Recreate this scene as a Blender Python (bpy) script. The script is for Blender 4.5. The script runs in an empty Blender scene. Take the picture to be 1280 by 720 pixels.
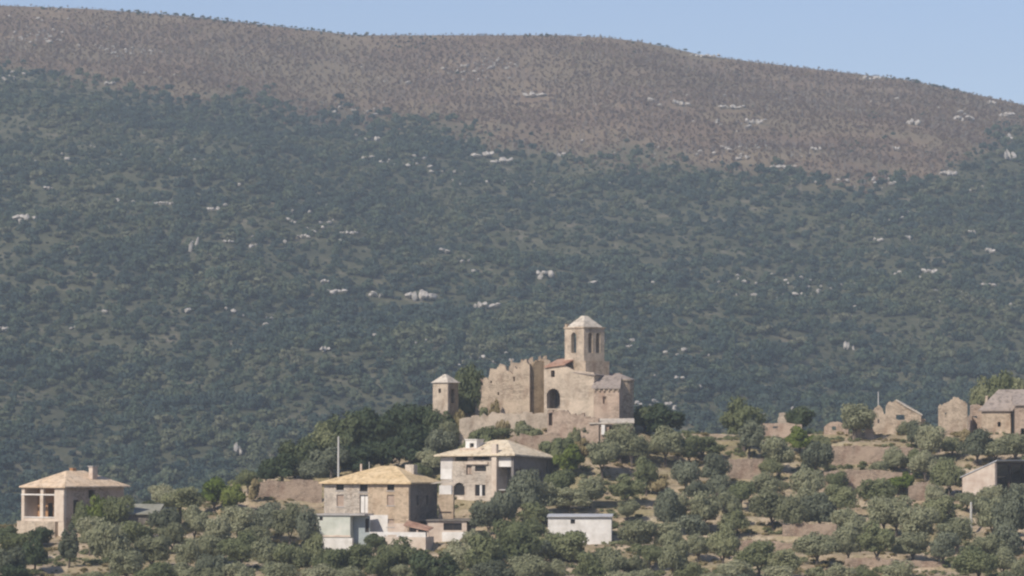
import bpy, bmesh, math, random
import numpy as np
from mathutils import Vector

random.seed(7)
rng = np.random.default_rng(7)
scene = bpy.context.scene
COL = scene.collection
R = math.radians
FPX = 4800.0                      # focal length in photo pixels (1280 wide)
PITCH = math.atan(200 / FPX)      # level line sits at photo row 560

# ------------------------------------------------------------------ camera
cam_d = bpy.data.cameras.new('camera')
cam = bpy.data.objects.new('camera', cam_d)
COL.objects.link(cam)
cam_d.sensor_width = 36.0
cam_d.lens = 36.0 * FPX / 1280
cam_d.clip_start = 1.0
cam_d.clip_end = 30000
cam.location = (0, 0, 0)
cam.rotation_euler = (R(90) + PITCH, 0, 0)
scene.camera = cam

# ------------------------------------------------------------------ light
SUN_EL, SUN_AZ = R(40), R(-142)    # azimuth clockwise from +Y (view direction)
sun_dir = Vector((math.sin(SUN_AZ) * math.cos(SUN_EL), math.cos(SUN_AZ) * math.cos(SUN_EL), math.sin(SUN_EL)))
world = bpy.data.worlds.new('World')
scene.world = world
world.use_nodes = True
nt = world.node_tree
nt.nodes.clear()
sky = nt.nodes.new('ShaderNodeTexSky')
sky.sky_type = 'NISHITA'
sky.sun_disc = False
sky.sun_elevation = SUN_EL
sky.sun_rotation = SUN_AZ
sky.altitude = 600
sky.air_density = 1.0
sky.dust_density = 0.6
sky.ozone_density = 3.2
bg = nt.nodes.new('ShaderNodeBackground')
bg.inputs['Strength'].default_value = 0.09
wo = nt.nodes.new('ShaderNodeOutputWorld')
tint = nt.nodes.new('ShaderNodeMix')
tint.data_type = 'RGBA'
tint.blend_type = 'MULTIPLY'
tint.inputs[0].default_value = 1.0
tint.inputs[7].default_value = (0.76, 0.69, 0.755, 1)
nt.links.new(sky.outputs[0], tint.inputs[6])
nt.links.new(tint.outputs[2], bg.inputs[0])
nt.links.new(bg.outputs[0], wo.inputs[0])
sd = bpy.data.lights.new('sun', 'SUN')
sd.energy = 2.9
sd.angle = R(0.5)
sd.color = (1.0, 0.93, 0.82)
sun = bpy.data.objects.new('sun', sd)
COL.objects.link(sun)
sun.rotation_euler = sun_dir.to_track_quat('Z', 'Y').to_euler()
sun.location = (-300, -300, 900)

scene.view_settings.view_transform = 'Standard'
scene.view_settings.look = 'None'
scene.view_settings.gamma = 1.0
scene.view_settings.exposure = 0.75
scene.cycles.max_bounces = 5
scene.cycles.diffuse_bounces = 3
scene.cycles.glossy_bounces = 1
scene.cycles.transmission_bounces = 2
scene.cycles.volume_bounces = 1
scene.cycles.transparent_max_bounces = 8
scene.cycles.filter_width = 2.3
scene.cycles.use_denoising = True

HAZE_DENSITY = 0.000138

# ------------------------------------------------------------------ pixel helpers
cp, sp = math.cos(PITCH), math.sin(PITCH)


def at(px, py, D):
    """world point on the plane Y = D seen at photo pixel (px, py)"""
    x, u = (px - 640) / FPX, (360 - py) / FPX
    yy, zz = cp - u * sp, sp + u * cp
    return Vector((x / yy * D, D, zz / yy * D))


def z_of(py, D):
    u = (360 - py) / FPX
    return (sp + u * cp) / (cp - u * sp) * D


def row_of(z, D):
    t = z / D
    return 360 - FPX * (t * cp - sp) / (cp + t * sp)


def col_of(x, D):
    return 640 + x / D * FPX


# ------------------------------------------------------------------ noise
_perm = rng.random((256, 256))


def vnoise(x, y, seed=0):
    x = np.asarray(x, float) + seed * 17.31
    y = np.asarray(y, float) + seed * 9.77
    xi, yi = np.floor(x).astype(int), np.floor(y).astype(int)
    fx, fy = x - xi, y - yi
    fx, fy = fx * fx * (3 - 2 * fx), fy * fy * (3 - 2 * fy)
    g = lambda a, b: _perm[a & 255, b & 255]
    return (g(xi, yi) * (1 - fx) + g(xi + 1, yi) * fx) * (1 - fy) + (g(xi, yi + 1) * (1 - fx) + g(xi + 1, yi + 1) * fx) * fy


def fbm(x, y, o=4, seed=0):
    s, a, n = 0, 1, 0
    for k in range(o):
        s = s + a * (vnoise(x * 2 ** k, y * 2 ** k, seed + k) - 0.5)
        n += a
        a *= 0.5
    return s / n * 2


def sstep(a, b, x):
    t = np.clip((x - a) / (b - a), 0, 1)
    return t * t * (3 - 2 * t)


# ------------------------------------------------------------------ terrain
HR = np.array([515, 530, 545, 560, 575, 590, 600, 612, 625, 640.])
HC = {
    -400: [722, 705, 690, 676, 668, 668, 672, 680, 690, 705],
    -100: [722, 703, 687, 672, 664, 662, 664, 670, 680, 694],
    0: [722, 702, 683, 667, 658, 656, 658, 664, 674, 690],
    100: [722, 702, 681, 660, 650, 648, 650, 656, 665, 680],
    200: [722, 702, 682, 662, 645, 638, 640, 648, 660, 680],
    320: [722, 705, 688, 665, 632, 603, 597, 598, 606, 620],
    400: [722, 706, 692, 674, 645, 605, 590, 585, 590, 600],
    480: [722, 706, 692, 674, 647, 612, 590, 575, 570, 580],
    560: [722, 706, 690, 670, 638, 596, 556, 536, 540, 560],
    640: [722, 704, 686, 664, 634, 575, 532, 522, 524, 535],
    720: [722, 704, 680, 655, 620, 565, 524, 520, 520, 535],
    790: [722, 702, 678, 650, 620, 580, 540, 528, 532, 545],
    860: [722, 702, 676, 648, 618, 588, 568, 548, 542, 548],
    1000: [722, 702, 676, 648, 618, 588, 570, 552, 543, 545],
    1100: [722, 702, 676, 648, 618, 585, 565, 550, 540, 540],
    1250: [722, 702, 676, 648, 618, 588, 568, 550, 541, 540],
    1700: [722, 702, 676, 648, 618, 590, 572, 556, 548, 548],
}
HCX = np.array(sorted(HC))
HZ = np.array([[z_of(p, d) for p, d in zip(HC[c], HR)] for c in sorted(HC)])


def near_z(X, Y, terrace=True):
    X, Y = np.asarray(X, float), np.asarray(Y, float)
    Yc = np.maximum(Y, 60)
    u = np.clip(col_of(X, np.clip(Yc, 480, 700)), HCX[0], HCX[-1] - 1e-3)
    i = np.clip(np.searchsorted(HCX, u, side='right') - 1, 0, len(HCX) - 2)
    f = (u - HCX[i]) / (HCX[i + 1] - HCX[i])
    f = f * f * (3 - 2 * f)
    d = np.clip(Y, HR[0], HR[-1] - 1e-3)
    j = np.clip(np.searchsorted(HR, d, side='right') - 1, 0, len(HR) - 2)
    g = (d - HR[j]) / (HR[j + 1] - HR[j])
    z = (HZ[i, j] * (1 - f) + HZ[i + 1, j] * f) * (1 - g) + (HZ[i, j + 1] * (1 - f) + HZ[i + 1, j + 1] * f) * g
    # dry terraces on the orchard slope
    if terrace:
        zz = z + 0.5 * fbm(X / 30, Y / 30, 2, 3)
        h = 1.15
        k = np.floor(zz / h)
        fr = zz / h - k
        st = (k + sstep(0.80, 0.97, fr)) * h - 0.5 * fbm(X / 30, Y / 30, 2, 3)
        w = 0.62 * sstep(505, 520, Y) * (1 - sstep(628, 645, Y))
        uu = col_of(X, np.maximum(Y, 400))
        w = w * (1 - sstep(520, 560, uu) * (1 - sstep(800, 840, uu)) * sstep(575, 590, Y))
        z = z * (1 - w) + st * w
    z = z + 0.16 * fbm(X / 3.1, Y / 3.1, 3, 9) * sstep(430, 500, Y)
    uu = col_of(X, np.maximum(Y, 400))
    z = z + 0.75 * fbm(X / 2.4, Y / 2.4, 3, 19) * sstep(545, 565, uu) * (1 - sstep(770, 790, uu)) * sstep(582, 588, Y) * (1 - sstep(597, 600, Y))
    # fall away in front and behind
    front = -17.4 - (515 - Y) * 0.17
    front = np.maximum(front, -44 + 2 * fbm(X / 80, Y / 80, 3, 5))
    z = np.where(Y < 515, front, z)
    back = np.minimum(z, z - (Y - 640) * 0.20)
    back = np.maximum(back, -46 + 3 * fbm(X / 90, Y / 90, 3, 6))
    z = np.where(Y > 640, back, z)
    # the slope the camera stands on
    own = -1.8 - 0.24 * np.maximum(Y, 0) + 0.02 * np.abs(X) * 0
    z = np.where(Y < 250, np.maximum(z, own), z)
    return z


RX = np.array([-2600, -600, 0, 110, 230, 320, 400, 440, 520, 600, 700, 760, 800, 840, 880, 940, 1000, 1060, 1130, 1200, 1280, 1500, 2200, 3900])
RY = np.array([-30, -10, 6, 10, 19, 29, 38, 43, 43, 43, 43, 46, 51, 59, 68, 76, 83, 90, 98, 113, 130, 190, 330, 470])
D0, DR = 1040.0, 2600.0


def mount_z(X, Y, micro=True):
    X, Y = np.asarray(X, float), np.asarray(Y, float)
    u = 640 + X / DR * FPX
    zr = z_of(np.interp(u, RX, RY), DR)
    t = np.clip((Y - D0) / (DR - D0), 0, 1)
    s = t ** 1.28
    z = -47 + (zr + 47) * s
    w = np.sin(np.pi * np.clip(t, 0, 1)) ** 0.8
    z = z + w * (22 * fbm(X / 240 + 0.3 * Y / 260, Y / 420, 3, 21) + 11 * fbm(X / 75, Y / 95, 3, 22))
    if micro:
        z = z + 1.2 * fbm(X / 17, Y / 17, 2, 24) * w
    return np.where(Y > DR, z - np.maximum(Y - DR, 0) ** 1.12 * 0.16, z)


def ground_z(X, Y):
    return np.where(Y < 900, near_z(X, Y), np.maximum(near_z(X, Y), mount_z(X, Y)))


BX = np.array([-400, 0, 60, 150, 220, 300, 370, 450, 520, 580, 640, 700, 750, 800, 850, 930, 1000, 1060, 1110, 1150, 1180, 1205, 1240, 1280, 1700])
BY = np.array([70, 84, 96, 100, 112, 122, 128, 142, 160, 172, 184, 190, 195, 203, 210, 218, 224, 226, 224, 222, 212, 196, 176, 160, 170])


def burnt(X, Y, Z):
    u, v = col_of(X, Y), row_of(Z, Y)
    b = np.interp(u, BX, BY) + 30 * fbm(u / 70, v / 30, 4, 31)
    return sstep(20, -20, v - b)


def grid_mesh(name, xs, ys, zf):
    X, Y = np.meshgrid(xs, ys)
    Z = zf(X, Y)
    v = np.stack([X.ravel(), Y.ravel(), Z.ravel()], 1)
    nx, ny = len(xs), len(ys)
    i = np.arange(nx - 1)[None, :] + nx * np.arange(ny - 1)[:, None]
    f = np.stack([i, i + 1, i + nx + 1, i + nx], -1).reshape(-1, 4)
    me = bpy.data.meshes.new(name)
    me.vertices.add(len(v))
    me.vertices.foreach_set('co', v.ravel())
    me.loops.add(f.size)
    me.loops.foreach_set('vertex_index', f.ravel())
    me.polygons.add(len(f))
    me.polygons.foreach_set('loop_start', np.arange(0, f.size, 4))
    me.update(calc_edges=True)
    me.validate()
    me.shade_smooth()
    return me, v


def hit(px, py, d0=505, d1=652):
    """first point of the near hill seen at a pixel; the crest when the ray passes over it"""
    D = np.arange(d0, d1, 0.5)
    P = at(px, py, 1.0)
    X, Z = P.x * D, P.z * D
    g = near_z(X, D)
    below = np.where(g >= Z)[0]
    k = below[0] if len(below) else int(np.argmin(Z - g))
    return float(X[k]), float(D[k]), float(g[k])


def hit_m(px, py):
    D = np.arange(1050, 2640, 2.0)
    P = at(px, py, 1.0)
    X, Z = P.x * D, P.z * D
    g = mount_z(X, D)
    below = np.where(g >= Z)[0]
    k = below[0] if len(below) else int(np.argmin(Z - g))
    return float(X[k]), float(D[k]), float(g[k])


# ------------------------------------------------------------------ materials
def nodes_of(name):
    m = bpy.data.materials.new(name)
    m.use_nodes = True
    t = m.node_tree
    b = t.nodes['Principled BSDF']
    b.inputs['Roughness'].default_value = 0.9
    b.inputs['Specular IOR Level'].default_value = 0.15
    return m, t, b


def ramp(t, fac, stops):
    r = t.nodes.new('ShaderNodeValToRGB')
    e = r.color_ramp.elements
    while len(e) < len(stops):
        e.new(0.5)
    for k, (p, c) in enumerate(stops):
        e[k].position = p
        e[k].color = (*c, 1)
    t.links.new(fac, r.inputs[0])
    return r.outputs[0]


def noise(t, scale, detail=4, coord='Object', rough=0.55, mapscale=None):
    tc = t.nodes.new('ShaderNodeTexCoord')
    n = t.nodes.new('ShaderNodeTexNoise')
    n.inputs['Scale'].default_value = scale
    n.inputs['Detail'].default_value = detail
    n.inputs['Roughness'].default_value = rough
    src = tc.outputs[coord]
    if mapscale:
        mp = t.nodes.new('ShaderNodeMapping')
        mp.inputs['Scale'].default_value = mapscale
        t.links.new(src, mp.inputs[0])
        src = mp.outputs[0]
    t.links.new(src, n.inputs['Vector'])
    return n.outputs[0]


def mixc(t, fac, a, b, mode='MIX'):
    m = t.nodes.new('ShaderNodeMix')
    m.data_type = 'RGBA'
    m.blend_type = mode
    if isinstance(fac, float):
        m.inputs[0].default_value = fac
    else:
        t.links.new(fac, m.inputs[0])
    for s, v in ((6, a), (7, b)):
        if isinstance(v, tuple):
            m.inputs[s].default_value = (*v, 1)
        else:
            t.links.new(v, m.inputs[s])
    return m.outputs[2]


def bump(t, b, h, strength=0.5, dist=0.1):
    n = t.nodes.new('ShaderNodeBump')
    n.inputs['Strength'].default_value = strength
    n.inputs['Distance'].default_value = dist
    t.links.new(h, n.inputs['Height'])
    t.links.new(n.outputs[0], b.inputs['Normal'])


def scl(c, k):
    return tuple(min(1, x * k) for x in c)


def stone(name, c, course=2.6, patch=0.35, contrast=1.0, tint=(0.34, 0.2, 0.13)):
    """rubble masonry: stones of uneven tone, dark joints, weather patches"""
    m, t, b = nodes_of(name)
    tc = t.nodes.new('ShaderNodeTexCoord')
    mp = t.nodes.new('ShaderNodeMapping')
    mp.inputs['Scale'].default_value = (course, course, course * 1.9)
    t.links.new(tc.outputs['Object'], mp.inputs[0])
    vo = t.nodes.new('ShaderNodeTexVoronoi')
    vo.inputs['Scale'].default_value = 1.0
    t.links.new(mp.outputs[0], vo.inputs['Vector'])
    ve = t.nodes.new('ShaderNodeTexVoronoi')
    ve.feature = 'DISTANCE_TO_EDGE'
    t.links.new(mp.outputs[0], ve.inputs['Vector'])
    sx = t.nodes.new('ShaderNodeSeparateColor')
    t.links.new(vo.outputs['Color'], sx.inputs[0])
    col = ramp(t, sx.outputs[0], [(0.0, scl(c, 1 - 0.35 * contrast)), (0.5, c), (1.0, scl(c, 1 + 0.3 * contrast))])
    big = noise(t, patch, 5)
    col = mixc(t, ramp(t, big, [(0.42, (0, 0, 0)), (0.60, (0.8, 0.8, 0.8))]), col, scl(c, 1.38))
    col = mixc(t, ramp(t, noise(t, 0.9, 6, rough=0.7), [(0.54, (0, 0, 0)), (0.68, (0.7, 0.7, 0.7))]), col, scl(c, 0.5))
    big2 = noise(t, patch * 1.7, 4, mapscale=(1.3, 1.3, 0.5))
    col = mixc(t, ramp(t, big2, [(0.5, (0, 0, 0)), (0.72, (0.55, 0.55, 0.55))]), col, tint)
    j = ramp(t, ve.outputs['Distance'], [(0.0, (0.45, 0.45, 0.45)), (0.12, (1, 1, 1))])
    col = mixc(t, 1.0, col, j, 'MULTIPLY')
    t.links.new(col, b.inputs['Base Color'])
    bump(t, b, ve.outputs['Distance'], 0.6, 0.08)
    return m


def mottled(name, stops, scale=1.2, detail=6, rough=0.9, bstr=0.4, bscale=None, mapscale=None):
    m, t, b = nodes_of(name)
    n = noise(t, scale, detail, rough=0.65, mapscale=mapscale)
    t.links.new(ramp(t, n, stops), b.inputs['Base Color'])
    b.inputs['Roughness'].default_value = rough
    bump(t, b, noise(t, bscale or scale * 3, 4), bstr, 0.06)
    return m


def tile_roof(name, c, c2, pitch=0.42):
    """rows of old roof tiles or slabs: courses across the slope, uneven tone, lichen"""
    m, t, b = nodes_of(name)
    tc = t.nodes.new('ShaderNodeTexCoord')
    mp = t.nodes.new('ShaderNodeMapping')
    mp.inputs['Scale'].default_value = (1 / pitch, 1 / pitch, 2.2 / pitch)
    t.links.new(tc.outputs['Object'], mp.inputs[0])
    vo = t.nodes.new('ShaderNodeTexVoronoi')
    vo.inputs['Scale'].default_value = 1
    t.links.new(mp.outputs[0], vo.inputs['Vector'])
    sx = t.nodes.new('ShaderNodeSeparateColor')
    t.links.new(vo.outputs['Color'], sx.inputs[0])
    col = ramp(t, sx.outputs[0], [(0, scl(c, 0.78)), (0.55, c), (1, scl(c, 1.2))])
    col = mixc(t, ramp(t, noise(t, 0.5, 5), [(0.4, (0, 0, 0)), (0.65, (0.8, 0.8, 0.8))]), col, c2)
    col = mixc(t, ramp(t, noise(t, 1.6, 5), [(0.52, (0, 0, 0)), (0.66, (0.7, 0.7, 0.7))]), col, scl(c, 0.5))
    t.links.new(col, b.inputs['Base Color'])
    bump(t, b, vo.outputs['Distance'], 0.7, 0.06)
    return m


def plain(name, c, rough=0.7):
    m, t, b = nodes_of(name)
    n = noise(t, 2.0, 5)
    t.links.new(ramp(t, n, [(0.3, scl(c, 0.8)), (0.7, scl(c, 1.1))]), b.inputs['Base Color'])
    b.inputs['Roughness'].default_value = rough
    return m


def leafmat(name, stops, trans=0.25, nscale=0.55, world_scale=None):
    m, t, b = nodes_of(name)
    oi = t.nodes.new('ShaderNodeObjectInfo')
    n = noise(t, nscale, 3)
    if world_scale:
        ge = t.nodes.new('ShaderNodeNewGeometry')
        wn = t.nodes.new('ShaderNodeTexNoise')
        wn.inputs['Scale'].default_value = world_scale
        wn.inputs['Detail'].default_value = 5
        wn.inputs['Roughness'].default_value = 0.65
        t.links.new(ge.outputs['Position'], wn.inputs['Vector'])
        mw = t.nodes.new('ShaderNodeMath')
        mw.operation = 'MULTIPLY_ADD'
        t.links.new(wn.outputs[0], mw.inputs[0])
        mw.inputs[1].default_value = 1.5
        mw.inputs[2].default_value = -0.25
        n = mw.outputs[0]
    ad = t.nodes.new('ShaderNodeMath')
    ad.operation = 'MULTIPLY_ADD'
    t.links.new(n, ad.inputs[0])
    ad.inputs[1].default_value = 0.9
    ml = t.nodes.new('ShaderNodeMath')
    ml.operation = 'MULTIPLY_ADD'
    t.links.new(oi.outputs['Random'], ml.inputs[0])
    ml.inputs[1].default_value = 0.75
    ml.inputs[2].default_value = -0.32
    t.links.new(ml.outputs[0], ad.inputs[2])
    col = ramp(t, ad.outputs[0], stops)
    b.inputs['Roughness'].default_value = 0.75
    b.inputs['Specular IOR Level'].default_value = 0.2
    t.links.new(col, b.inputs['Base Color'])
    tr = t.nodes.new('ShaderNodeBsdfTranslucent')
    t.links.new(col, tr.inputs[0])
    mx = t.nodes.new('ShaderNodeMixShader')
    mx.inputs[0].default_value = trans
    t.links.new(b.outputs[0], mx.inputs[1])
    t.links.new(tr.outputs[0], mx.inputs[2])
    t.links.new(mx.outputs[0], t.nodes['Material Output'].inputs[0])
    return m


M = {}
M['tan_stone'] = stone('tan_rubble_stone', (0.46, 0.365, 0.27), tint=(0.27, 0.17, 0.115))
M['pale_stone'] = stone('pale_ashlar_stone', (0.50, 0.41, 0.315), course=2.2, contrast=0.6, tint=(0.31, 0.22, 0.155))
M['ochre_and_shade_stone'] = stone('ochre_rubble_and_shade', (0.34, 0.255, 0.165), tint=(0.22, 0.14, 0.075))  # ochre stone; also the painted shade on turret side and castle return wall
M['pink_stone'] = stone('pinkish_rubble_stone', (0.44, 0.335, 0.255), tint=(0.34, 0.21, 0.15))
M['house_stone'] = stone('grey_tan_rubble_stone', (0.52, 0.445, 0.365), course=3.2, tint=(0.32, 0.22, 0.15))
M['warm_stone'] = stone('warm_orange_tan_stone', (0.50, 0.385, 0.27), course=3.2, tint=(0.48, 0.33, 0.21))
M['dark_and_shade_stone'] = stone('grey_rubble_and_shade', (0.20, 0.175, 0.15), course=2.6, tint=(0.16, 0.12, 0.09))  # dark grey stone; also the painted shade on some house walls
M['wall_stone'] = stone('dry_stone', (0.38, 0.285, 0.21), course=3.2, contrast=1.3, tint=(0.26, 0.155, 0.11))
M['rock'] = mottled('limestone', [(0.3, (0.17, 0.15, 0.13)), (0.5, (0.36, 0.325, 0.285)), (0.72, (0.54, 0.50, 0.45))], 0.5, 8, bscale=1.2, bstr=0.8)
M['rubble'] = mottled('earth_and_rubble', [(0.3, (0.19, 0.13, 0.09)), (0.5, (0.31, 0.225, 0.155)), (0.7, (0.40, 0.30, 0.21))], 0.9, 8, bscale=2.5, bstr=0.9)
M['plaster'] = mottled('stained_cream_plaster', [(0.3, (0.44, 0.345, 0.26)), (0.5, (0.56, 0.465, 0.375)), (0.72, (0.68, 0.59, 0.49))], 0.5, 6)
M['white_plaster'] = mottled('stained_white_plaster', [(0.3, (0.50, 0.47, 0.42)), (0.5, (0.66, 0.62, 0.57)), (0.7, (0.78, 0.75, 0.70))], 0.6, 6)
M['pale_green_plaster'] = mottled('pale_greenish_plaster', [(0.3, (0.40, 0.40, 0.33)), (0.5, (0.50, 0.51, 0.44)), (0.7, (0.62, 0.60, 0.53))], 0.5, 6)
M['block'] = mottled('raw_concrete_block', [(0.3, (0.48, 0.44, 0.40)), (0.7, (0.62, 0.57, 0.53))], 0.8, 5)
M['pink_plaster'] = mottled('pink_stained_plaster', [(0.3, (0.40, 0.30, 0.235)), (0.5, (0.52, 0.42, 0.34)), (0.7, (0.62, 0.53, 0.44))], 0.7, 6)
M['brown_plaster'] = mottled('brown_inner_plaster', [(0.3, (0.30, 0.16, 0.08)), (0.7, (0.46, 0.27, 0.14))], 0.8, 5)
M['roof_tan'] = tile_roof('tan_tiles', (0.56, 0.41, 0.23), (0.68, 0.52, 0.32))
M['roof_cream'] = tile_roof('cream_slabs', (0.60, 0.49, 0.345), (0.70, 0.60, 0.45))
M['roof_peach'] = tile_roof('peach_tiles', (0.58, 0.43, 0.29), (0.66, 0.52, 0.38))
M['roof_grey'] = tile_roof('grey_stone_slabs', (0.27, 0.225, 0.195), (0.34, 0.28, 0.24))
M['roof_red'] = tile_roof('red_clay_tiles', (0.34, 0.19, 0.13), (0.46, 0.32, 0.24))
M['roof_white'] = tile_roof('bleached_slabs', (0.46, 0.40, 0.33), (0.56, 0.50, 0.42))
M['sheet'] = mottled('weathered_metal_sheet', [(0.3, (0.36, 0.36, 0.37)), (0.7, (0.56, 0.56, 0.57))], 0.7, 4, rough=0.5, bstr=0.05)
M['concrete'] = mottled('grey_concrete', [(0.3, (0.30, 0.28, 0.26)), (0.7, (0.46, 0.43, 0.40))], 0.8, 6)
M['wood'] = mottled('dark_weathered_wood', [(0.3, (0.035, 0.025, 0.02)), (0.7, (0.09, 0.06, 0.045))], 2, 5)
M['shutter'] = mottled('pinkish_board', [(0.3, (0.30, 0.22, 0.17)), (0.7, (0.42, 0.32, 0.25))], 2, 4)
M['dark_pane'] = plain('dark_pane', (0.03, 0.028, 0.028), 0.25)
M['pole'] = plain('pale_painted_pole', (0.52, 0.50, 0.46), 0.5)
M['bark'] = mottled('grey_brown_bark', [(0.3, (0.07, 0.055, 0.045)), (0.7, (0.17, 0.14, 0.115))], 3, 5)
M['dead_wood'] = mottled('burnt_pale_wood', [(0.3, (0.12, 0.10, 0.09)), (0.7, (0.30, 0.27, 0.24))], 2, 3)
M['olive'] = leafmat('olive_leaves', [(0.0, (0.19, 0.195, 0.11)), (0.45, (0.275, 0.28, 0.165)), (0.8, (0.355, 0.35, 0.215)), (1.0, (0.43, 0.415, 0.265))], 0.42)
M['olive_green'] = leafmat('olive_leaves_greener', [(0.0, (0.13, 0.15, 0.07)), (0.45, (0.205, 0.22, 0.108)), (0.8, (0.275, 0.28, 0.148)), (1.0, (0.34, 0.335, 0.19))], 0.42)
M['dark_leaf'] = leafmat('holm_oak_leaves', [(0.0, (0.036, 0.052, 0.027)), (0.5, (0.064, 0.085, 0.04)), (1.0, (0.12, 0.135, 0.065))], 0.22)
M['blue_leaf'] = leafmat('blue_green_leaves', [(0.0, (0.10, 0.112, 0.07)), (0.5, (0.155, 0.168, 0.11)), (1.0, (0.225, 0.235, 0.155))], 0.3)
M['bright_leaf'] = leafmat('yellow_green_leaves', [(0.0, (0.08, 0.12, 0.02)), (0.5, (0.13, 0.17, 0.035)), (1.0, (0.20, 0.225, 0.06))], 0.35)
M['dry_leaf'] = leafmat('dry_straw', [(0.0, (0.15, 0.13, 0.05)), (0.5, (0.26, 0.21, 0.10)), (1.0, (0.36, 0.29, 0.16))], 0.3)
M['far_leaf'] = leafmat('hill_scrub_leaves', [(0.0, (0.034, 0.055, 0.044)), (0.4, (0.058, 0.086, 0.062)), (0.7, (0.085, 0.115, 0.070)), (1.0, (0.13, 0.145, 0.085))], 0.32, 0.3, 0.02)
M['far_leaf_pale'] = leafmat('hill_scrub_leaves_pale', [(0.0, (0.085, 0.10, 0.055)), (0.5, (0.12, 0.135, 0.075)), (1.0, (0.18, 0.175, 0.11))], 0.25, 0.3, 0.03)
M['far_leaf_dark'] = leafmat('hill_scrub_leaves_dark', [(0.0, (0.022, 0.042, 0.036)), (0.5, (0.040, 0.064, 0.054)), (1.0, (0.065, 0.09, 0.07))], 0.15, 0.3, 0.03)
M['brown_leaf'] = leafmat('scorched_scrub', [(0.0, (0.155, 0.100, 0.074)), (0.4, (0.215, 0.142, 0.098)), (0.8, (0.275, 0.195, 0.125)), (1.0, (0.34, 0.265, 0.165))], 0.4, 0.3, 0.02)


def ground_material():
    m, t, b = nodes_of('pinkish_orchard_soil')
    col = ramp(t, noise(t, 0.22, 8, rough=0.7), [(0.32, (0.21, 0.155, 0.10)), (0.46, (0.37, 0.28, 0.19)), (0.58, (0.47, 0.37, 0.26)), (0.7, (0.57, 0.47, 0.345))])
    g = ramp(t, noise(t, 0.09, 6, rough=0.7), [(0.45, (0, 0, 0)), (0.6, (0.8, 0.8, 0.8))])
    col = mixc(t, g, col, (0.27, 0.23, 0.12))
    col = mixc(t, ramp(t, noise(t, 1.4, 6, rough=0.7), [(0.5, (0, 0, 0)), (0.68, (0.8, 0.8, 0.8))]), col, (0.15, 0.13, 0.07))
    # scrubby floor on flats that nobody tills, from the valley on
    tc = t.nodes.new('ShaderNodeTexCoord')
    sp_ = t.nodes.new('ShaderNodeSeparateXYZ')
    t.links.new(tc.outputs['Object'], sp_.inputs[0])
    mr = t.nodes.new('ShaderNodeMapRange')
    mr.inputs[1].default_value = 640
    mr.inputs[2].default_value = 720
    t.links.new(sp_.outputs[1], mr.inputs[0])
    col = mixc(t, mr.outputs[0], col, (0.10, 0.10, 0.06))
    t.links.new(col, b.inputs['Base Color'])
    bump(t, b, noise(t, 1.6, 8, rough=0.7), 0.9, 0.35)
    return m


def mountain_material():
    m, t, b = nodes_of('mountain_soil')
    at_ = t.nodes.new('ShaderNodeAttribute')
    at_.attribute_name = 'burnt'
    green = ramp(t, noise(t, 0.06, 9, rough=0.7), [(0.36, (0.045, 0.05, 0.03)), (0.55, (0.085, 0.085, 0.05)), (0.67, (0.17, 0.145, 0.105)), (0.78, (0.38, 0.34, 0.29))])
    brown = ramp(t, noise(t, 0.035, 9, rough=0.72), [(0.34, (0.125, 0.082, 0.056)), (0.48, (0.165, 0.112, 0.075)), (0.60, (0.21, 0.15, 0.098)), (0.74, (0.30, 0.24, 0.18))])
    brown = mixc(t, ramp(t, noise(t, 0.012, 5), [(0.45, (0, 0, 0)), (0.62, (0.7, 0.7, 0.7))]), brown, (0.19, 0.15, 0.095))
    t.links.new(mixc(t, at_.outputs['Fac'], green, brown), b.inputs['Base Color'])
    bump(t, b, noise(t, 0.35, 8, rough=0.7), 1.0, 1.0)
    return m


# ------------------------------------------------------------------ object helpers
def link(o, parent=None):
    COL.objects.link(o)
    if parent is not None:
        o.parent = parent
    return o


def tag(o, label=None, cat=None, group=None, kind=None):
    for k, v in (('label', label), ('category', cat), ('group', group), ('kind', kind)):
        if v:
            o[k] = v
    return o


def thing(name, label, cat, loc=(0, 0, 0), rz=0.0, group=None):
    o = bpy.data.objects.new(name, None)
    o.empty_display_size = 0.5
    o.location = loc
    o.rotation_euler = (0, 0, rz)
    link(o)
    return tag(o, label, cat, group)


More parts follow.
